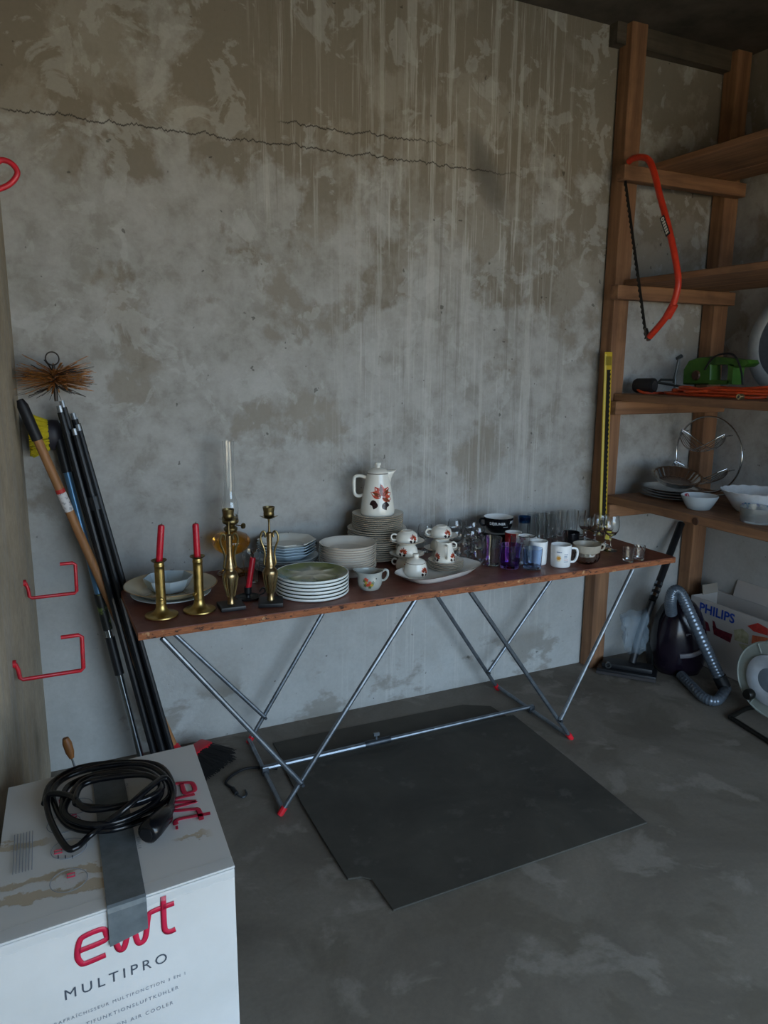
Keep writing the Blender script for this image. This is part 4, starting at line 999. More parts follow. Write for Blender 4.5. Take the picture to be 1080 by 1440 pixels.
# ================================================================== CARDBOARD BOX
def ewt_box():
    ZB = .65
    A = hz(330, 1218, ZB); B = hz(272, 1047, ZB); C_ = hz(12, 1108, ZB); D = hz(-20, 1335, ZB)
    O = Vector(((A.x+C_.x)/2, (A.y+C_.y)/2, 0))
    t = thing('cardboard_box', 'tall white printed cardboard box with grey tape and red lettering', 'box', O)
    n = N('white_printed_board'); f = n.noise(scale=5, detail=8, rough=.6); c = n.mix(n.rng(f, .35, .7), lin('#cfcdcb'), lin('#c3c1be')); n.color(c); n.set(Roughness=.45); BD = n.m
    n = N('white_board_torn'); X, Y, Z = n.sep()
    # torn strips where the print has come off with old tape
    u = n.math('ADD', n.math('MULTIPLY', X, .12), Y); wv = n.noise(scale=14, detail=8, rough=.65)
    def strip(y0, hw, xa, xb):
        d = n.math('ABSOLUTE', n.math('SUBTRACT', n.math('SUBTRACT', u, y0), n.rng(wv, .3, .7, -.022, .022)))
        return n.math('MULTIPLY', n.rng(d, hw, hw*.7), n.math('MULTIPLY', n.rng(X, xa, xa+.02), n.rng(X, xb, xb-.02)))
    tear = n.math('MAXIMUM', n.math('MAXIMUM', strip(-.125, .011, -.22, .0), strip(-.165, .011, -.22, .0)), n.math('MAXIMUM', strip(-.02, .010, -.22, -.10), strip(-.090, .006, .09, .165)))
    c = n.mix(n.noise(scale=6), lin('#cfcdcb'), lin('#c3c1be')); n.color(n.mix(n.math('MULTIPLY', tear, .85), c, lin('#ae9d84'))); n.set(Roughness=.55); n.bump(n.math('MULTIPLY', tear, -1.0), .4, .001); BT = n.m
    L = [q-O for q in (A, B, C_, D)]
    bot = [Vector((q.x, q.y, 0)) for q in L]; th = .004
    mb = MB().add(bot+[q-Vector((0, 0, th)) for q in L], [(0, 1, 2, 3), (7, 6, 5, 4), (0, 4, 5, 1), (1, 5, 6, 2), (2, 6, 7, 3), (3, 7, 4, 0)])
    ctn = mb.build('carton', BD, t, smooth=0, bevel=.004)
    # two top flaps meeting along the middle under the tape
    ml, mr = (L[3]+L[0])/2, (L[2]+L[1])/2
    up = Vector((0, 0, .0005))
    def flap(p0, p1, p2, p3, dz):
        q = [p0, p1, p2, p3]; k = 10; vs_ = []
        for i in range(k+1):
            for j in range(k+1):
                s_, r_ = i/k, j/k; p_ = (q[0].lerp(q[1], s_)).lerp(q[3].lerp(q[2], s_), r_)
                zz = .0012*mnoise.noise(Vector((p_.x*9, p_.y*9, 3)))
                vs_.append(p_+Vector((0, 0, zz+dz)))
        m_ = len(vs_); vs_ += [v_-Vector((0, 0, .0035)) for v_ in vs_]
        ed = [i for i in range(k+1)]+[i*(k+1)+k for i in range(1, k+1)]+[k*(k+1)+i for i in range(k-1, -1, -1)]+[i*(k+1) for i in range(k-1, 0, -1)]
        fs_ = [(i*(k+1)+j, (i+1)*(k+1)+j, (i+1)*(k+1)+j+1, i*(k+1)+j+1) for i in range(k) for j in range(k)]
        fs_ += [tuple(m_+a_ for a_ in f_[::-1]) for f_ in fs_]+[(ed[i], ed[(i+1) % len(ed)], m_+ed[(i+1) % len(ed)], m_+ed[i]) for i in range(len(ed))]
        MB().add(vs_, fs_).build('flap', BT, t, smooth=40)
    flap(L[0], L[1], mr+Vector((.0008, 0, 0)), ml+Vector((.0008, 0, 0)), .001); flap(L[3], L[2], mr-Vector((.0008, 0, 0)), ml-Vector((.0008, 0, 0)), .0006)
    ex = (L[0]-L[3]).normalized(); ey = (mr-ml).normalized(); fn = Vector((ex.y, -ex.x, 0))      # fn points out of the front face
    # duct tape over the top and down the front
    tp = mat('grey_duct_tape', '#6d7478', .38, .25, col2='#5b6266', scale=40)
    hw = .030; cxm = ml+ex*.010; cxr = mr+ex*.0
    fz = lambda p_: p_+Vector((0, 0, .0045))
    path = [fz(cxr), fz(cxr.lerp(cxm, .5)), fz(cxm-ey*.0)+fn*.0, cxm+fn*.0035+Vector((0, 0, .002)), cxm+fn*.0052+Vector((0, 0, -.006)), cxm+fn*.0048+Vector((0, 0, -.060))]
    vs_ = []; 
    for i, p_ in enumerate(path):
        nn = Vector((0, 0, .0006)) if i < 3 else fn*.0006
        for s_, o_ in ((-hw, 0), (hw, 0), (hw, 1), (-hw, 1)): vs_.append(p_+ex*s_+nn*o_+(Vector((0, 0, .004 if s_ > 0 else -.006)) if i == len(path)-1 else Vector()))
    k = len(path); MB().add(vs_, [(i*4+j, i*4+(j+1) % 4, i*4+4+(j+1) % 4, i*4+4+j) for i in range(k-1) for j in range(4)]+[(0, 1, 2, 3), (4*k-1, 4*k-2, 4*k-3, 4*k-4)]).build('duct_tape', tp, t, smooth=0)
    # clear tape over the front top edge
    ct = film('clear_packing_tape', '#dfe3e6', .1, .14)
    vs_ = []; nk = 40
    for i in range(nk+1):
        p_ = L[3].lerp(L[0], i/nk); w0 = .004*mnoise.noise(Vector((i*.5, 0, 1))); w1 = .004*mnoise.noise(Vector((i*.4, 3, 1))); bz = .0015*mnoise.noise(Vector((i*.9, 7, 2)))
        for q_ in ((Vector((0, 0, .0042)), .024+w0, 0), (Vector((0, 0, .0046+bz)), .010, 0), (Vector((0, 0, .0036+bz)), -.0012, 0), (Vector((0, 0, -.004)), -.0022-bz, 0), (Vector((0, 0, -.020+w1)), -.0014, 0)):
            vs_.append(p_+q_[0]-fn*q_[1])
    pk = MB().add(vs_, [(i*5+j, i*5+5+j, i*5+6+j, i*5+1+j) for i in range(nk) for j in range(4)]).build('packing_tape', ct, t, smooth=30)
    # print on the front: frame with origin at the upper right corner, u to the left .. v down
    Mf = Matrix((ex, Vector((0, 0, 1)), fn)).transposed().to_4x4()
    def face_uv(px, py):
        o_ = O+L[0]; d = ray(px, py); t_ = (o_-CAM).dot(fn)/d.dot(fn); p_ = CAM+d*t_-O; return p_
    redp = mat('print_crimson', '#c2183f', .45); gry = mat('print_slate', '#464d58', .5); gry2 = mat('print_grey', '#7c838d', .5)
    def put_text(s, size, p_, spacing=1., m_=gry, nm='lettering', off=0., dirx=None, normal=None):
        dx = dirx or ex; nn = normal or fn; M = Matrix((dx, nn.cross(dx), nn)).transposed().to_4x4(); M.translation = p_+nn*.0008
        link(nm, text_mesh(s, size, M, spacing=spacing, offset=off), m_, ctn, 0)
    # ewt logo in rounded strokes
    def logo(p_, h, dx, nn, nm='logo', dot=False):
        dy = nn.cross(dx); S = lambda x_, y_: p_+dx*x_*h+dy*y_*h+nn*.0012; r = .104*h
        e_ = [(.05, .5), (.8, .56), (.86, .78), (.75, .98), (.25, .95), (.08, .8), (.0, .35), (.08, .08), (.22, .0), (.8, .04)]
        w_ = [(1.05, .95), (1.13, .3), (1.22, .05), (1.36, .08), (1.52, .7), (1.60, .95), (1.68, .6), (1.76, .1), (1.90, .02), (2.02, .2), (2.12, .8), (2.24, .98), (2.95, 1.02)]
        t_ = [(2.62, 1.4), (2.60, .35), (2.66, .1), (2.80, .04), (2.95, .06)]
        mb = MB()
        for q in (e_, w_, t_): mb.tube(smooth_path([S(*c_) for c_ in q], 4), r, 6)
        if dot: mb.tube([S(3.15, .02), S(3.15, .12)], r*1.2, 8)
        o = mb.build(nm, redp, ctn, smooth=60)
        for v_ in o.data.vertices:                     # flatten the strokes to print thickness
            dd = (v_.co-p_).dot(nn); v_.co -= nn*(dd-.0008-(.0003 if dd > .0012 else 0))
    p0 = face_uv(110, 1358); p1 = face_uv(247, 1312); hgt = (p1-p0).dot(ex)/2.95
    logo(p0, hgt, ex, fn)
    p0 = face_uv(90, 1407); p1 = face_uv(275, 1349); put_text('MULTIPRO', (p1-p0).length/8.05, p0, 1.42)
    for (a_, b_, s_) in (((76, 1443), (312, 1365), 'RAFRAÎCHISSEUR MULTIFONCTION 3 EN 1'), ((62, 1466), (300, 1383), '3 IN 1 MULTIFUNKTIONSLUFTKÜHLER'), ((52, 1490), (296, 1397), '3 IN 1 MULTIFUNCTION AIR COOLER')):
        p0 = face_uv(*a_); p1 = face_uv(*b_); w_ = (p1-p0).dot(ex); put_text(s_, w_/(len(s_)*.93), p0, 1.35, gry2)
    # print on the top, read from the right-hand side
    zt_ = Vector((0, 0, .0028)); upn = Vector((0, 0, 1))
    def top_uv(px, py): return hz(px, py, ZB+.001)-O+zt_
    p0 = top_uv(238, 1106); p1 = top_uv(246, 1166); dx = (p1-p0).normalized(); logo(p0, (p1-p0).length/3.1, dx, upn, 'top_logo', True)
    dn = -ey
    put_text('EN 1', .008, top_uv(176, 1104)+zt_*0, 1.3, gry2, dirx=dn, normal=upn); put_text('KÜHLER', .008, top_uv(192, 1180), 1.3, gry2, dirx=dn, normal=upn)
    for cx_, cy_, r_ in ((97, 1195, .029), (97, 1240, .029), (90, 1160, .029), (110, 1135, .026)):
        c_ = top_uv(cx_, cy_); MB().tube([c_+Vector((r_*math.cos(q), r_*math.sin(q), 0)) for q in [TAU*k_/36 for k_ in range(36)]], .0006, 4, closed=True).build('circle_print', gry2, t)
    for (px, py) in ((82, 1200), (100, 1233), (88, 1128), (103, 1150)):
        c_ = top_uv(px, py); MB().tube([c_+Vector(q) for q in ((-.006, -.004, 0), (.006, -.004, 0), (.006, .005, 0), (-.006, .005, 0))], .0012, 4, closed=True).build('icon_print', redp, t, smooth=0)
    for k_ in range(7):
        a_ = top_uv(18+k_*4.5, 1232-k_*1.2); b_ = top_uv(21+k_*4.2, 1176-k_*1.0); MB().tube([a_, b_], .0006, 4).build('fine_print', gry2, t, smooth=0)
    for k_ in range(3):
        c_ = top_uv(82+k_*10, 1206); MB().box((c_.x-.001, c_.y-.006, c_.z-.0004), (c_.x+.001, c_.y+.003, c_.z)).build('fine_print', gry, t, smooth=0)
    # coil of black cable with its plug
    zc = ZB+.006
    bk = mat('glossy_black_cable', '#0d0e12', .22)
    c = thing('power_cable', 'coiled black power cable with plug lying on the cardboard box', 'cable', (0, 0, 0))
    R_ = .0058
    cen = hz(150, 1128, zc); c.location = (cen.x, cen.y, zc)
    pts = []; random.seed(12)
    def P_(px, py, k_): q = hz(px, py, zc+R_+k_*.0095); return (q.x-cen.x, q.y-cen.y, q.z-zc)
    loops = [[(62, 1130, 0), (72, 1102, 0), (110, 1080, 0), (170, 1072, .5), (222, 1076, 0), (243, 1104, 0), (238, 1138, 0), (212, 1150, 0), (150, 1168, .5), (95, 1160, 0)],
             [(74, 1118, 1), (92, 1094, 1), (140, 1079, 1.5), (200, 1075, 1), (232, 1092, 1), (238, 1120, 1), (205, 1142, 1.2), (150, 1162, 1.2), (96, 1152, 1)],
             [(88, 1128, 2), (98, 1104, 1.6), (140, 1088, 2), (195, 1082, 2), (224, 1098, 2), (222, 1124, 2), (180, 1150, 2), (128, 1160, 2), (92, 1145, 1.6)],
             [(100, 1118, 2.6), (120, 1096, 2.6), (170, 1086, 3), (212, 1092, 3), (228, 1108, 2.6), (200, 1128, 3), (150, 1136, 3), (112, 1132, 2.6)],
             [(106, 1124, 3.4), (116, 1104, 3.2), (150, 1094, 3.6), (205, 1090, 3.6), (226, 1106, 3.4), (208, 1122, 3.6), (165, 1134, 3.4), (122, 1138, 3.4)]]
    seq = [P_(*q) for l_ in loops for q in l_]
    tail = [P_(100, 1120, 3), P_(68, 1118, 2.0), P_(70, 1150, .5), P_(92, 1190, 0), (P_(108, 1191, 0)), P_(130, 1172, .3), P_(175, 1138, 4.2), P_(205, 1112, 4.6), P_(232, 1094, 3.4), P_(243, 1118, 1.5), P_(232, 1146, 1.6)]
    MB().tube(smooth_path(seq+tail, 6), R_, 10).build('cord', bk, c, smooth=60)
    pa, pb = Vector(P_(236, 1140, 1.6)), Vector(P_(208, 1176, 1.0)); pa.z = .020; pb.z = .021; dd = pb-pa
    MB().tube([pa-dd*.15, pa+dd*.05, pa+dd*.2, pa+dd*.75, pa+dd*1.0, pa+dd*1.06], lambda i: (.009, .012, .0185, .0205, .0195, .014)[i], 20).build('plug', bk, c, smooth=50)
    MB().tube([pa+dd*1.05, pa+dd*1.10], .012, 16).build('plug_face', mat('black_plastic', '#18191c', .45), c)
ewt_box()

# ================================================================== SHELF UNIT
def shelf():
    t = thing('wooden_shelf', 'tall rough timber shelving unit built against the right wall', 'shelf', (2.9, 2.0, 0)); O = Vector((2.9, 2.0, 0))
    w1 = wood('old_brown_timber', '#9a6f4e', '#745138', 2, .75); w2 = wood('old_brown_board', '#9a6f4e', '#745138', 1, .75); w3 = wood('old_brown_rail', '#9a6f4e', '#745138', 0, .75)
    def b(nm, a, c_, m_, bev=.003): MB().box(Vector(a)-O, Vector(c_)-O).build(nm, m_, t, smooth=0, bevel=bev, seg=1)
    for (x0, x1, y0, y1) in ((2.452, 2.540, 2.700, 2.775), (3.095, 3.19, 2.700, 2.775), (2.452, 2.540, .60, .675), (3.095, 3.19, .60, .675)): b('post', (x0, y0, 0), (x1, y1, ZC-.002), w1)
    for zt, th, fx, y1 in ((.888, .038, 2.482, 2.735), (1.372, .034, 2.482, 2.735), (1.884, .028, 2.497, 2.72), (2.385, .028, 2.60, 2.68)):
        xw = 3.215; mid = (fx+xw)/2+.02
        nx = 24
        for (xa, xb) in ((fx, mid-.002), (mid+.002, 3.09)):
            y0_ = .55
            yy1 = 2.695
            MB().box(Vector((xa, y0_, zt-th))-O, Vector((xb, yy1, zt))-O).build('shelf_board', w2, t, smooth=0, bevel=.003, seg=1)
    for zt, th, x0 in ((.888, .038, 2.46), (1.372, .034, 2.455), (1.884, .028, 2.42), (2.385, .028, 2.412)):
        zz = zt-th-.0005
        for y0 in (2.645, .68): b('shelf_rail', (x0, y0, zz-.062), (3.17, y0+.052, zz), w3)
    MB().lathe([(0, 0), (.017, 0), (.015, .003), (0, .004)], 16, M=Matrix.Translation(hx(978, 733, 2.4815)-O) @ Matrix.Rotation(-PI/2, 4, 'Y')).build('knot', mat('dark_knot', '#4a2e1d', .7), t)
shelf()
Z1, Z2 = .888, 1.372

def bow_saw():
    q = lambda px, py: hx(px, py, 2.436)
    O = q(905, 222)
    t = thing('bow_saw', 'orange-red bow saw with black toothed blade hanging from the shelf rail', 'saw', O)
    fr = mat('orange_red_enamel', '#c9371f', .4, col2='#b02c18', scale=40)
    path = smooth_path([q(884, 228), q(890, 223), q(903, 221), (q(913, 226)), q(920, 243), q(928, 275), q(938, 312), q(947, 350), q(953, 385), q(953, 405), q(945, 432), q(932, 452), q(913, 474)], 5)
    MB().tube([p_-O for p_ in path], .0135, 12).build('frame', fr, t, smooth=60)
    MB().tube([q(948, 428)-O, q(938, 446)-O], .018, 10).build('tension_lever', fr, t)
    a, b_ = q(879, 251), q(909, 476); d = (b_-a).normalized(); s_ = Vector((0, -d.z, d.y))
    if s_.y < 0: s_ = -s_
    n_ = 60; L = (b_-a).length; top = []; bt = []
    for i in range(n_+1):
        p_ = a+d*L*i/n_-O; bt.append(p_-s_*.007); top.append(p_+s_*(.006 if i % 2 else .012))
    th = Vector((.0006, 0, 0)); vs_ = [v_-th for v_ in bt+top]+[v_+th for v_ in bt+top]; m_ = 2*(n_+1)
    fs_ = []
    for i in range(n_):
        fs_ += [(i, i+1, n_+2+i, n_+1+i), (m_+n_+1+i, m_+n_+2+i, m_+i+1, m_+i), (n_+1+i, n_+2+i, m_+n_+2+i, m_+n_+1+i), (i+1, i, m_+i, m_+i+1)]
    MB().add(vs_, fs_).build('blade', mat('dark_blade_steel', '#34322f', .45, .7), t, smooth=0)
    MB().tube([q(908, 462)-O, q(912, 479)-O], .011, 8, flat=(.6, 1)).build('blade_clamp', mat('worn_steel', '#6c6660', .4, .8), t)
    MB().tube([q(884, 229)-O, q(889, 224)-O], .010, 8, flat=(.6, 1)).build('blade_clamp', MATS['worn_steel'], t)
    # sticker with letters
    a, b_ = q(934, 303), q(944, 333); d = (b_-a).normalized(); nn = Vector((-1, 0, 0)); sx_ = nn.cross(d)
    M = Matrix((d, sx_, nn)).transposed().to_4x4(); M.translation = (a+b_)/2-O+Vector((-.0148, 0, 0))
    MB().box((-.045, -.0125, 0), (.045, .0125, .0008), M).build('sticker', mat('black_sticker', '#1b1b1c', .4), t)
    ow = mat('print_offwhite', '#d8d4c8', .5)
    MB().lathe([(.003, .0008), (.0085, .0008), (.0085, .0014), (.003, .0014)], 16, closed=True, M=M @ Matrix.Translation((-.032, 0, 0))).build('emblem_print', ow, t)
    for u_ in (-.016, -.004, .008, .020, .032): MB().box((u_-.0042, -.0075, .0008), (u_+.0042, .0075, .0014), M).build('print_mark', ow, t, smooth=0)
bow_saw()
def blade_pack():
    a = hy(849.5, 722, 2.665); b_ = hy(855.5, 495, 2.692)
    lo = Vector((a.x-.008, 2.66, TZ))
    d = b_-lo; L = d.length; d.normalize(); nx = Vector((1, 0, 0)); nx = (nx-d*nx.dot(d)).normalized(); nn = nx.cross(d)
    t = thing('saw_blade_pack', 'long narrow yellow card sleeve with a toothed saw blade beside the shelf post', 'saw blade', lo)
    M = Matrix((nx, d, nn)).transposed().to_4x4()
    MB().box((-.022, 0, -.003), (.022, L, .003), M).build('card_sleeve', mat('yellow_card_gloss', '#c8a92c', .4, col2='#b3922a', scale=30), t, bevel=.001, seg=1)
    MB().box((-.021, .01, .003), (-.012, L-.01, .0036), M).build('pale_stripe', mat('pale_yellow_card', '#d8c36a', .4), t)
    k = 70; vs_ = []; 
    for i in range(k+1):
        y_ = .02+(L-.10)*i/k; vs_ += [M @ Vector((-.008, y_, .0042)), M @ Vector((.010 if i % 2 else .016, y_, .0042)), M @ Vector((-.008, y_, .0032)), M @ Vector((.010 if i % 2 else .016, y_, .0032))]
    MB().add(vs_, [f_ for i in range(k) for f_ in ((i*4, i*4+1, i*4+5, i*4+4), (i*4+2, i*4+6, i*4+7, i*4+3), (i*4+1, i*4+3, i*4+7, i*4+5), (i*4, i*4+4, i*4+6, i*4+2))]).build('blade', mat('dark_blade_steel', '#34322f', .45, .7), t, smooth=0)
    MB().box((-.018, L-.06, .003), (.018, L-.02, .0036), M).build('header_print', mat('print_mustard', '#8f7a20', .5), t)
blade_pack()

def upper_shelf_items():
    # black socket of the orange extension lead
    O_ = mat('orange_cable', '#cf4a1f', .45, col2='#b83d18', scale=30); bk = mat('black_rubber_plug', '#1d1b1c', .6)
    x = 2.585
    s0 = hx(893, 540, x); s0.z = Z2+.0365; s1 = hx(921, 533, x+.03); s1.z = Z2+.0375
    t = thing('extension_lead', 'orange extension lead with black socket heaped on the shelf board', 'cable', (x+.1, 2.35, Z2)); O = Vector((x+.1, 2.35, Z2))
    d = s1-s0
    MB().tube([s0-O, s0+d*.12-O, s0+d*.9-O, s0+d-O], lambda i: (.028, .034, .036, .034)[i], 18).build('socket', bk, t, smooth=50)
    MB().tube([s0+d*.99-O, s0+d*1.03-O], .023, 18).build('socket_face', mat('dark_grey_plastic', '#3a3636', .5), t)
    random.seed(21); zr = Z2+.0062-O.z
    def lp(cy, cx, ry, rx, z_, ph=0, n_=10): return [(cx+rx*math.cos(ph+TAU*k/n_)*random.uniform(.9, 1.1)-O.x, cy+ry*math.sin(ph+TAU*k/n_)*random.uniform(.93, 1.07)-O.y, zr+z_+random.uniform(0, .004)) for k in range(n_)]
    seq = [tuple(s0-O-d*.05), (2.575-O.x, 2.60-O.y, zr)]+lp(2.30, 2.66, .25, .09, .0, 1.2)+lp(2.24, 2.67, .27, .10, .014, 1.2)+lp(2.16, 2.66, .30, .085, .026, 1.3)+[(2.56-O.x, 2.35-O.y, zr+.012), (2.60-O.x, 2.15-O.y, zr+.03), (2.62-O.x, 1.95-O.y, zr+.045), (2.68-O.x, 1.8-O.y, zr+.04), (2.74-O.x, 1.9-O.y, zr+.03), (2.70-O.x, 2.2-O.y, zr+.016), (2.6-O.x, 2.45-O.y, zr+.012)]
    MB().tube(smooth_path(seq, 6), .0062, 8).build('cord', O_, t, smooth=60)
    # brass-ended plug
    p_ = hx(1042, 548, 2.525)
    c = thing('brass_fitting', 'small round brass hose fitting lying on the orange lead', 'fitting', (p_.x, p_.y, Z2))
    MB().lathe([(.006, 0), (.0105, 0), (.0115, .003), (.0115, .022), (.006, .022)], 20, closed=True, M=Matrix.Translation((0, 0, .012)) @ Matrix.Rotation(PI/2, 4, 'Y') @ Matrix.Translation((0, 0, -.011))).build('ring', mat('pale_brass', '#b9a277', .3, .9), c)
    MB().lathe([(0, 0), (.004, 0), (.004, .018), (0, .018)], 12, M=Matrix.Translation((0, 0, .012)) @ Matrix.Rotation(PI/2, 4, 'Y') @ Matrix.Translation((0, 0, -.011))).build('core', MATS['worn_steel'], c)
    # brace handle / metal bar with upright crank
    st = mat('grey_forged_steel', '#6a6f70', .4, .85); X = 2.72
    q = lambda px, py: hx(px, py, X)
    a, b_, e, f_ = q(926, 530), q(948, 528), q(955, 503), q(948, 533)
    o = thing('steel_clamp', 'steel bar clamp with upright lever lying behind the black socket', 'clamp', (X, q(948, 533).y, Z2)); O2 = Vector(o.location)
    zb = Z2+.020
    MB().tube([Vector((X, q(926, 535).y, zb+.03))-O2, Vector((X, q(1000, 545).y, zb))-O2, Vector((X, q(1075, 545).y, Z2+.007))-O2], .006, 8).build('bar', st, o)
    MB().tube([Vector((X, q(926, 535).y, zb+.03))-O2, Vector((X, q(930, 530).y, zb+.045))-O2, Vector((X, q(950, 530).y, zb+.045))-O2, Vector((X, q(950, 530).y, Z2+.004))-O2], .006, 8).build('jaw', st, o)
    MB().tube([Vector((X, q(948, 528).y, zb+.03))-O2, e-O2], .006, 8).build('lever', st, o)
    MB().tube([e-O2+Vector((0, .012, -.004)), e-O2+Vector((0, -.014, .008))], .009, 8).build('lever_pad', st, o)
    # green power tool
    gm = mat('green_plastic', '#456f25', .45, col2='#38611d', scale=20); X = 2.86
    q = lambda px, py: hx(px, py, X)
    c0 = q(985, 540); t = thing('garden_power_tool', 'green plastic electric garden tool with black cable behind the orange lead', 'power tool', (X, q(1015, 540).y, Z2)); O3 = Vector(t.location)
    # pieces drawn in the y-z plane and given their width in x; the grip opening between them is open
    def piece(nm, out):
        rg = []
        for xo, k in ((-.035, .90), (-.028, .97), (0, 1), (.028, .97), (.035, .90)):
            ps = [q(*p_) for p_ in out]; cy = sum(p_.y for p_ in ps)/len(ps); cz = sum(p_.z for p_ in ps)/len(ps)
            rg.append([Vector((xo, cy+(p_.y-cy)*k-O3.y, max(.001, cz+(p_.z-cz)*k-O3.z))) for p_ in ps])
        MB().loft(rg).build(nm, gm, t, smooth=40)
    piece('motor_housing', [(966, 541), (967, 520), (975, 507), (990, 502), (1007, 501), (1008, 520), (1007, 541)])
    piece('grip', [(1003, 501), (1030, 503), (1046, 505), (1060, 506), (1063, 511), (1056, 516), (1041, 517), (1030, 513), (1003, 513)])
    piece('rear_post', [(1031, 510), (1041, 512), (1039, 522), (1037, 541), (1029, 541), (1031, 522)])
    piece('base_bar', [(1003, 534), (1034, 535), (1034, 541), (1003, 541)])
    MB().tube(smooth_path([q(1000, 520)-O3+Vector((-.04, 0, 0)), q(1012, 505)-O3+Vector((-.045, 0, .005)), q(1028, 499)-O3+Vector((-.04, 0, .005)), q(1042, 502)-O3+Vector((-.04, 0, .004)), q(1052, 520)-O3+Vector((-.045, 0, 0)), q(1055, 545)-O3+Vector((-.05, 0, .012))], 5), .0045, 8).build('cable', bk, t)
    MB().lathe([(0, 0), (.022, 0), (.024, .004), (.020, .010), (0, .011)], 24, M=Matrix.Translation(q(987, 528)-O3+Vector((-.034, 0, 0))) @ Matrix.Rotation(-PI/2, 4, 'Y')).build('motor_cap', mat('brown_plastic', '#4d3324', .5), t)
    # round grey disc with pale rim, leaning on the wall
    X = 3.02; c = hx(1112, 492, X)
    R_ = .235; c.z = Z2+R_+.001
    t = thing('round_lid', 'large round grey disc with pale rim leaning at the back of the shelf', 'lid', (X+.02, c.y, Z2)); M = Matrix.Translation((0, 0, R_)) @ Matrix.Rotation(-PI/2+.10, 4, 'Y')
    MB().lathe([(R_*.74, -.004), (R_*.98, -.006), (R_, 0), (R_*.98, .006), (R_*.78, .009), (R_*.74, .004)], 56, closed=True, M=M).build('rim', mat('pale_grey_plastic', '#a3a7a8', .5), t, smooth=50)
    MB().lathe([(0, -.004), (R_*.745, -.004), (R_*.745, .003), (R_*.3, .006), (0, .006)], 56, M=M).build('disc', mat('blue_grey_metal', '#59616b', .5, col2='#4c535c', scale=60), t, smooth=50)
upper_shelf_items()

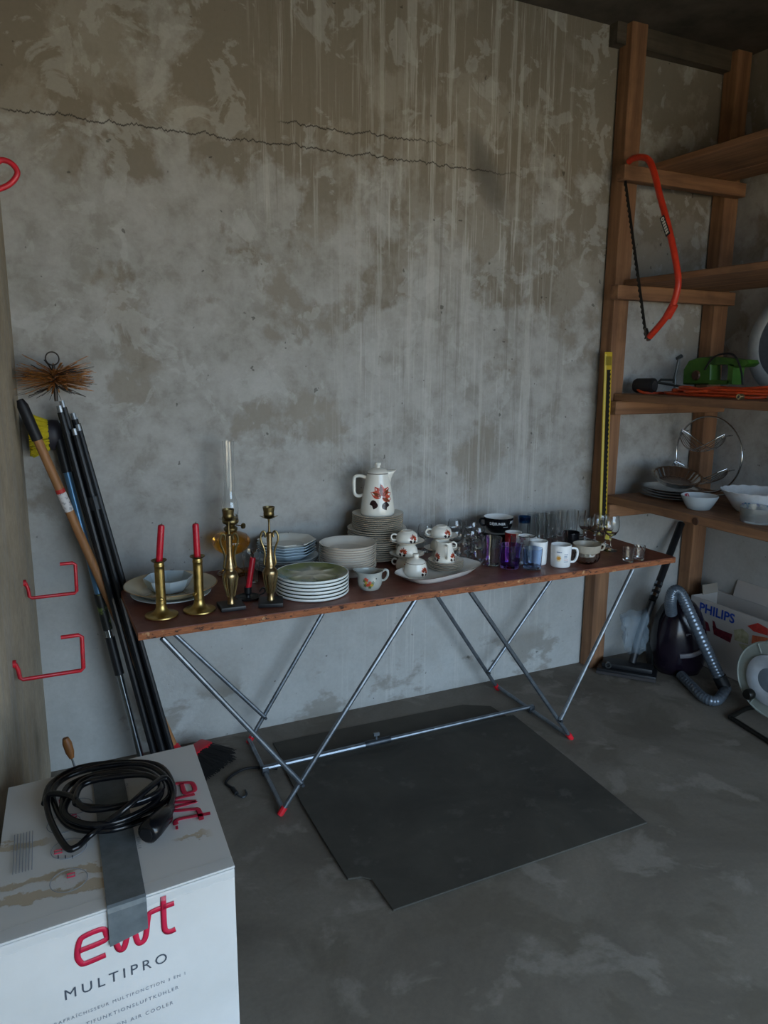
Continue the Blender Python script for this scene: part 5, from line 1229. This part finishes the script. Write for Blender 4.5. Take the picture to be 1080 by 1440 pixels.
def lower_shelf_items():
    z = Z1
    ch = mat('stainless', '#e4e6e7', .2, 1.0); dk = ch
    # oval trays and a fluted dish on top
    cx, cy = 2.71, 2.515
    for i in range(4):
        def ov(t, r, zz): return (r*.78*math.cos(t), r*1.0*math.sin(t), zz)
        o = MB().lathe([(0, .001), (.115, 0), (.128, .004), (.150, .012), (.156, .0125), (.157, .0140), (.150, .0140), (.128, .006), (.112, .003), (0, .003)], 56, ov).build('oval_tray', dk, smooth=50)
        place(o, (cx+random.uniform(-.004, .004), cy+random.uniform(-.006, .006), z+i*.0125), random.uniform(-.05, .05)); tag(o, 'shiny oval metal tray in the pile under the fluted dish', 'tray', 'oval metal trays on the lower shelf')
    zt = z+4*.0125
    def fl(t, r, zz): k = 1+.022*math.cos(22*t)*(1 if .006 < zz < .04 else 0); return (r*k*.84*math.cos(t), .84*r*k*math.sin(t), zz)
    o = MB().lathe([(0, .001), (.085, 0), (.098, .005), (.120, .034), (.126, .036), (.136, .0365), (.137, .038), (.124, .0385), (.117, .035), (.094, .007), (.08, .003), (0, .003)], 132, fl).build('fluted_dish', ch, smooth=60)
    o.matrix_world = Matrix.Translation((cx+.012, cy-.012, zt+.024)) @ Matrix.Rotation(.27, 4, _r); tag(o, 'fluted shiny metal dish on top of the oval trays', 'dish')
    # glass bowl with white inside and red label
    x, y, r = base(968, 724, 52, z, .55); r = .078; x, y = 2.610, 2.262
    t = thing('glass_bowl', 'small white-lined glass bowl with red sticker at the shelf edge', 'bowl', (x, y, z))
    MB().lathe([(0, .001), (.042, 0), (.048, .003), (.060, .022), (.074, .050), (r, .060), (r-.002, .0605), (.0725, .052), (.058, .024), (.045, .007), (0, .006)], 48).build('bowl', mat('milky_glass', '#c3cdd2', .15, trans=.25), t, smooth=50)
    MB().lathe([(.052, .0005+.0225), (.059, .0265), (.0735, .0545), (.0765, .0612), (.0755, .062), (.070, .054), (.056, .028), (.05, .024), (0, .0225)], 48).build('white_lining', mat('white_enamel', '#d2dadf', .2), t, smooth=50)
    a = CR-PI*.5+PI
    MB().box((-.014, -.0008, -.011), (.014, .0008, .011), Matrix.Translation((-.006, .0655, .0485)) @ Matrix.Rotation(-.55, 4, 'X')).build('sticker', mat('red_white_sticker', '#a02433', .5, col2='#d8cfd0', scale=130, lo=.5, hi=.6), t)
    # white bowl with blue flowers
    x, y = 2.775, 2.115
    t = thing('flowered_bowl', 'large white glass bowl with small blue flowers and scalloped rim', 'bowl', (x, y, z))
    out = [(.062, 0), (.072, .004), (.088, .020), (.104, .045), (.122, .070), (.137, .088), (.141, .091)]
    def sc(t_, r_, zz): k = 1+(.014*abs(math.cos(9*t_)) if zz > .08 else 0); return (r_*k*math.cos(t_), r_*k*math.sin(t_), zz+(.004*abs(math.cos(9*t_)) if zz > .08 else 0))
    MB().lathe([(0, .002)]+out+[(.139, .093), (.133, .089), (.118, .070), (.099, .046), (.083, .022), (.068, .007), (0, .006)], 90, sc).build('bowl', mat('opal_glass', '#d9dcdf', .12), t, smooth=60)
    rf = rprofile(out); th0 = math.atan2(-y, -x)
    bl = mat('print_blue_flower', '#3f7fa6', .3); pu = mat('print_purple_flower', '#6a6fae', .3)
    for m_, sp in ((bl, [(-.030, .046), (-.022, .052), (-.036, .052), (-.026, .040), (.052, .046)]), (pu, [(.010, .052), (.016, .047), (-.046, .046), (.060, .052), (-.028, .032)])):
        mb = MB()
        for u_, v_ in sp:
            for k in range(5): mb.add(*wrap(*petal(u_, v_, k*TAU/5, .0065, .005, 4), rf, th0, .001))
        mb.build('flower_print', m_, t)
    # tumbler with frosted lower part
    p_ = hx(1048, 742, 2.56); x, y = 2.605, 1.965
    o = tumbler('ribbed_jar', 'wide clear glass jar with greyish bottom at the shelf edge', 'jar', x, y, .066, .070, .062, mat('smoky_glass', '#cfd0cd', .08, trans=.85), z=z, tb=.01)
    # two-tier chrome wire basket
    X = 2.96; c = Vector((X, 2.46, z))
    c.y = hx(990, 650, X).y
    t = thing('wire_fruit_stand', 'two-tier chrome wire fruit stand with a large hoop at the back of the shelf', 'basket', c)
    topz = min(hx(990, 572, X).z-z, Z2-.034-.072-z); wi = mat('chrome_wire', '#c4c8cb', .14, 1.0)
    R_ = .19; ang = math.radians(90+12)
    fr = lambda u_, v_, w_=0: Vector((w_, u_, v_))
    H = .40
    H = min(H, topz)
    MB().tube([fr(min(.195, 1)*math.cos(q), H/2+ (H/2-.004)*math.sin(q), .02) for q in [TAU*k/56 for k in range(56)]], .0042, 8, closed=True).build('hoop', wi, t, smooth=60)
    for zc_, rx_, ry_, dp in ((.045, .158, .085, .085), (.205, .128, .07, .085)):
        for k in range(7):
            w_ = -1+2*k/6
            ps = []
            for j in range(17):
                u_ = -1+2*j/16; ps.append(fr(rx_*u_, zc_+dp*abs(u_)**1.7+.012*w_*w_, -.028+ry_*w_*(1-abs(u_)**2.2)**.7))
            MB().tube(ps, .003 if abs(w_) > .95 else .0017, 6).build('basket_wire', wi, t, smooth=60)
        for s_ in (-1, 1): MB().tube([fr(s_*rx_, zc_+dp+.001, -.028), fr(s_*rx_*1.02, zc_+dp+.004, .02)], .003, 6).build('bracket', wi, t)
    for s_ in (-1, 1): MB().tube([fr(s_*.10, .004, -.12), fr(s_*.10, .004, .10)], .004, 6).build('foot', wi, t)
    # dark pan and small ornament at the frame edge
    x, y = 2.86, 1.80
    t = thing('dark_pan', 'dark round pan behind the white flowered bowl', 'pan', (3.0, 1.98, z))
    MB().lathe([(0, .001), (.085, 0), (.092, .004), (.098, .060), (.100, .062), (.096, .062), (.090, .006), (0, .005)], 44).build('body', mat('dark_enamel', '#1c1b1d', .25), t, smooth=50)
    MB().tube([(-.02, .09, .055), (-.02, .17, .062), (-.02, .20, .060)], .009, 8, flat=(1.3, .6)).build('handle', MATS['dark_enamel'], t)
lower_shelf_items()

# ================================================================== FLOOR ON THE RIGHT
def vacuum():
    x, y = 2.845, 2.515
    t = thing('vacuum_cleaner', 'dark plum vacuum cleaner standing on end with grey ribbed hose', 'vacuum cleaner', (x, y, 0), CR-.10)
    bd = mat('dark_plum_plastic', '#1c141f', .18, col2='#150f18', scale=10); pl_ = mat('plum_panel', '#33152a', .2)
    rg = []
    for zz, a, b_, ox in ((.0, .090, .085, 0), (.006, .106, .10, 0), (.05, .124, .115, 0), (.12, .131, .120, 0), (.20, .127, .116, 0), (.27, .112, .105, .0), (.32, .090, .088, .0), (.355, .064, .065, .0), (.372, .034, .035, .0)):
        rg.append([Vector((ox+a*math.copysign(abs(math.cos(q))**.8, math.cos(q)), b_*math.copysign(abs(math.sin(q))**.8, math.sin(q)), zz)) for q in [TAU*k/44 for k in range(44)]])
    MB().loft(rg).build('body', bd, t, smooth=60)
    MB().tube(smooth_path([(-.02, -.118, .115), (.03, -.124, .125), (.07, -.112, .138), (.102, -.078, .148)], 4), .012, 8, flat=(.5, 1)).build('carry_handle', mat('grey_plastic', '#6d6b70', .4), t)
    for s_ in (-1, 1):
        MB().lathe([(0, -.014), (.05, -.014), (.062, -.008), (.062, .008), (.05, .014), (0, .014)], 28, M=Matrix.Translation((s_*.118, .03, .066)) @ Matrix.Rotation(PI/2, 4, 'Y')).build('wheel', mat('black_plastic', '#18191c', .45), t, smooth=40)
    M = Matrix.Translation((.028, -.1205, .235)) @ Matrix.Rotation(-.08, 4, 'X') @ Matrix.Rotation(PI/2, 4, 'X')
    M = Matrix.Translation((.0, -.1195, .222)) @ Matrix.Rotation(PI/2-.10, 4, 'X')
    for u_, w_, h_ in ((0, .003, .010), (.0055, .0025, .010), (.009, .006, .0035), (.0165, .005, .0035)): MB().box((u_, .01-h_, 0), (u_+w_, .01, .0006), M).build('print_mark', mat('print_silver', '#9b97a0', .4), t, smooth=0)
    # hose
    a = hy(957, 850, 2.50); O = Vector((x, y, 0)); Ri = Matrix.Rotation(-(CR-.10), 4, 'Z')
    loc = lambda p_: Ri @ (Vector(p_)-O)
    top = hy(951, 826, 2.385); end = hz(1018, 968, .03)
    p = [hy(944, 862, 2.42), hy(943, 845, 2.40), hy(948, 831, 2.385), hy(958, 836, 2.37), hy(972, 866, 2.335), hy(990, 906, 2.29), hy(1006, 940, 2.25), hz(1018, 966, .032)]
    p[-1] = Vector((p[-1].x, p[-1].y, .036))
    pts = smooth_path(p, 14)
    dense = []
    for u_, v_ in zip(pts, pts[1:]): dense += [u_, u_.lerp(v_, .5)]
    MB().tube([loc(q) for q in dense], lambda i: .0255+(.0022 if i % 4 < 2 else 0), 14).build('hose', mat('grey_ribbed_hose', '#6f7984', .28, .55), t, smooth=50)
    d = (p[-1]-p[-2]).normalized(); MB().tube([loc(p[-1]-d*.05), loc(p[-1]+d*.005)], .0305, 14).build('hose_cuff', mat('black_plastic', '#18191c', .45), t, smooth=50)
    e = p[-1]; z_ = .026
    fl = [Vector((e.x+.01, e.y-.005, z_)), hz(1008, 985, z_), hz(990, 981, z_), hz(972, 964, z_), hz(958, 950, z_)]
    fl = [Vector((q.x, q.y, z_)) for q in fl]
    fd = smooth_path(fl, 22)
    MB().tube([loc(q) for q in fd], lambda i: .0215+(.0022 if i % 4 < 2 else 0), 14).build('hose_on_floor', MATS['grey_ribbed_hose'], t, smooth=50)
vacuum()
def wand():
    b_ = Vector((2.655, 2.545, 0)); nz = hz(880, 945, 0)
    t = thing('vacuum_wand', 'black vacuum wand with floor nozzle leaning behind the table end', 'vacuum wand', (2.58, 2.54, 0)); O = Vector((2.58, 2.54, 0))
    bk = mat('black_plastic', '#18191c', .45); sh = mat('polished_tube', '#a9b1b8', .2, 1.0)
    ang = math.atan2(hz(922, 962, 0).y-hz(838, 948, 0).y, hz(922, 962, 0).x-hz(838, 948, 0).x)
    c = (hz(838, 948, 0)+hz(922, 962, 0))/2; back = Vector((-math.sin(ang), math.cos(ang), 0))
    if back.y < 0: back = -back
    M = Matrix.Translation(Vector((c.x, c.y, 0))+back*.055-O) @ Matrix.Rotation(ang, 4, 'Z')
    L = (hz(838, 948, 0)-hz(922, 962, 0)).length/2
    MB().box((-L, -.055, .004), (L, .055, .034), M).build('nozzle', bk, t, bevel=.008)
    MB().box((-L*.86, -.035, .034), (L*.86, .05, .060), M).build('nozzle_top', bk, t, bevel=.010)
    MB().box((-L, -.0565, .006), (L, -.0545, .020), M).build('bumper', mat('dark_grey_plastic', '#3a3636', .5), t)
    MB().lathe([(.010, -.004), (.016, -.004), (.016, .004), (.010, .004)], 20, closed=True, M=M @ Matrix.Translation((-L*.62, -.036, .050)) @ Matrix.Rotation(PI/2, 4, 'X')).build('nozzle_ring', sh, t)
    n0 = M @ Vector((.02, .03, .055))
    a = hy(917, 845, 2.60)-O; u_ = hy(958, 736, 2.735)-O
    MB().tube(smooth_path([n0, n0.lerp(a, .5)+Vector((0, .01, 0)), a], 5), .019, 12).build('neck', bk, t, smooth=60)
    MB().tube([a, u_], .0185, 14).build('tube', bk, t)
    for k in (.05, .12, .19): MB().tube([a.lerp(u_, k), a.lerp(u_, k+.035)], .0205, 14).build('chrome_ring', sh, t)
    # crumpled clear bag standing on the nozzle
    random.seed(31); rings = []; cb = hy(893, 915, 2.44); ct = hy(893, 862, 2.47)
    for i in range(9):
        k = i/8; c_ = cb.lerp(ct, k); w_ = .062*(.85+.35*k)*(1 if i < 8 else 1.1); r_ = []
        for j in range(28):
            q = TAU*j/28; n_ = mnoise.noise(Vector((3*math.cos(q), 3*math.sin(q), k*4)))*.35+.12*math.cos(7*q+k*9)
            r_.append(c_+Vector((w_*(1+n_)*math.cos(q), .035*(1+n_)*math.sin(q), .006*math.sin(5*q))))
        rings.append(r_)
    o = MB().loft(rings, cap=False).build('plastic_bag', film('clear_plastic_film', '#9fb0bc', .1, .11), smooth=25); tag(o, 'crumpled clear plastic bag hanging on the vacuum wand above the nozzle', 'bag')
    sm = o.modifiers.new('film', 'SOLIDIFY'); sm.thickness = .0008
wand()
def philips_box():
    x0 = 3.005; 
    tl = hx(983, 832, x0); bl_ = hx(986, 925, x0); h = .345
    y1 = 2.60; y0 = 1.86
    t = thing('appliance_box', 'open white appliance carton printed with blue lettering and food pictures', 'box', (3.09, 2.2, 0)); O = Vector((3.09, 2.2, 0))
    n = N('white_carton_print'); n.color(n.mix(n.noise(scale=6), lin('#b9b2ac'), lin('#a59d97'))); n.set(Roughness=.5); cb = n.m
    kr = mat('carton_inside', '#8d8479', .8, col2='#7d7468', scale=10)
    B_ = lambda nm, a, c_, m_: MB().box(Vector(a)-O, Vector(c_)-O).build(nm, m_, t, smooth=0, bevel=.002, seg=1)
    B_('front_panel', (x0, y0, .001), (x0+.005, y1, h), cb); B_('back_panel', (3.195, y0, .001), (3.20, y1, h), cb); B_('side_panel', (x0+.005, y1-.005, .001), (3.195, y1, h), cb); B_('side_panel', (x0+.005, y0, .001), (3.195, y0+.005, h), cb); B_('base_panel', (x0+.005, y0+.005, .001), (3.195, y1-.005, .006), kr)
    M = Matrix.Translation(Vector((3.195, y1-.16, h-.0))-O) @ Matrix.Rotation(.28, 4, 'Y')
    MB().box((-.005, -.42, 0), (0, .06, .085), M).build('flap', cb, t, smooth=0)
    Mx = Matrix.Translation(Vector((x0+.06, y1-.02, h))-O) @ Matrix.Rotation(-.2, 4, 'X'); MB().box((0, -.003, 0), (.11, .0, .05), Mx).build('flap', kr, t, smooth=0)
    # print on the front, reading from the far end towards the camera
    fn = Vector((-1, 0, 0)); ex = Vector((0, -1, 0))
    def uv(px, py): return hx(px, py, x0-.0008)-O
    def put(s, size, p_, m_, spacing=1.):
        M_ = Matrix((ex, fn.cross(ex), fn)).transposed().to_4x4(); M_.translation = p_; link('lettering', text_mesh(s, size, M_, spacing=spacing, offset=.0018), m_, t, 0)
    a, b_ = uv(983, 858), uv(1035, 868)
    put('PHILIPS', (b_-a).dot(ex)/3.35/1.0, Vector((a.x, a.y, h-.066)), mat('print_royal_blue', '#1d3f97', .5), 1.02)
    def blob(nm, pts, m_, o_=.0003):
        ps = [uv(*q)+fn*o_ for q in pts]; n_ = len(ps); MB().add(ps, [tuple(range(n_))]).build(nm, m_, t, smooth=0)
    dr = mat('print_dark_red', '#4b1622', .5, col2='#7a2733', scale=60); rd = mat('print_bright_red', '#c0392f', .5, col2='#a32a24', scale=60); gr = mat('print_olive', '#8b8a66', .5, col2='#bdb69a', scale=40); og = mat('print_salmon', '#c46a42', .5, col2='#9e3a2c', scale=50)
    blob('picture_print', [(1002, 880), (1004, 892), (1027, 904), (1030, 892), (1012, 885)], dr); blob('picture_print', [(1002, 872), (1003, 882), (1008, 884), (1005, 874)], dr); blob('picture_print', [(985, 868), (990, 886), (999, 888), (996, 876)], dr)
    blob('picture_print', [(1032, 886), (1033, 900), (1052, 906), (1053, 892), (1044, 884)], gr); blob('picture_print', [(1038, 905), (1045, 914), (1056, 917), (1056, 908)], gr)
    blob('picture_print', [(1051, 880), (1060, 888), (1080, 894), (1080, 884), (1066, 876)], rd); blob('picture_print', [(1058, 893), (1056, 912), (1080, 918), (1080, 897)], og); blob('picture_print', [(1053, 912), (1060, 920), (1080, 922), (1080, 914)], dr, .0006)
philips_box()
def reel():
    X = 2.735; c = hx(1086, 945, X); R_ = .165; c.z = .205
    t = thing('cable_reel', 'grey-white plastic cable reel on a black tubular stand', 'cable reel', (X, c.y, 0)); O = Vector((X, c.y, 0))
    gm = mat('grey_white_plastic', '#90968f', .4, col2='#858b84', scale=20); g2 = mat('pale_hub_plastic', '#a9aeb4', .4); bk = mat('dark_stand_tube', '#1b1915', .4, .4)
    M = Matrix.Translation((0, 0, c.z)) @ Matrix.Rotation(-PI/2, 4, 'Y')
    for off in (.0, -.09):
        MB().lathe([(0, off-.003), (R_*.97, off-.003), (R_, off), (R_, off+.006), (R_*.975, off+.008), (R_*.95, off+.004), (R_*.70, off+.003), (R_*.68, off+.004), (0, off+.004)], 60, M=M).build('side_disc', gm, t, smooth=40)
    MB().lathe([(R_*.30, .004), (R_*.66, .004), (R_*.66, .016), (R_*.60, .020), (R_*.40, .020), (R_*.30, .012)], 48, closed=True, M=M).build('hub_ring', g2, t, smooth=40)
    MB().lathe([(0, .003), (R_*.33, .003), (R_*.32, .014), (R_*.1, .018), (0, .018)], 32, M=M).build('hub', mat('blue_grey_hub', '#6d7780', .4), t, smooth=40)
    MB().lathe([(.10*.6, -.086), (R_*.55, -.086), (R_*.60, -.06), (R_*.60, -.02), (R_*.55, -.003), (.06, -.003)], 40, closed=True, M=M).build('wound_cable', mat('black_cord', '#15161a', .6), t, smooth=40)
    a = -.9; k = M @ Vector((R_*.62*math.cos(2.35), R_*.62*math.sin(2.35), .02))
    MB().lathe([(0, .0), (.020, 0), (.023, .005), (.023, .028), (.019, .034), (0, .035)], 24, M=Matrix.Translation((-.018, R_*.42, c.z-R_*.52)) @ Matrix.Rotation(-PI/2, 4, 'Y')).build('crank_knob', bk, t, smooth=40)
    for q in (0.5, 2.6, 4.7):
        v0 = M @ Vector((R_*.7*math.cos(q), R_*.7*math.sin(q), .006)); v1 = M @ Vector((R_*.95*math.cos(q), R_*.95*math.sin(q), .006)); MB().tube([v0, v1], .003, 6).build('spoke', gm, t)
    fa, fb = hz(1026, 1010, .012), hz(1080, 1042, .012); y0 = fb.y-.12
    fp = [Vector((X+.11, c.y+.10, .012)), Vector((fa.x+.035, fa.y+.012, .012)), Vector((fa.x+.008, fa.y-.004, .012)), Vector((fa.x+.004, fa.y-.03, .012)), Vector((fb.x, fb.y, .012)), Vector((fb.x-.01, y0, .012)), Vector((fb.x+.06, y0-.03, .012)), Vector((X+.11, y0-.02, .012)), ]
    MB().tube([q-O for q in smooth_path(fp, 6, closed=True)], .0105, 10, closed=True).build('stand', bk, t, smooth=60)
    MB().tube([Vector((X+.11, c.y, .012))-O, Vector((X+.12, c.y, c.z))-O, Vector((X-.012, c.y, c.z))-O], .0095, 8).build('axle_arm', bk, t)
reel()
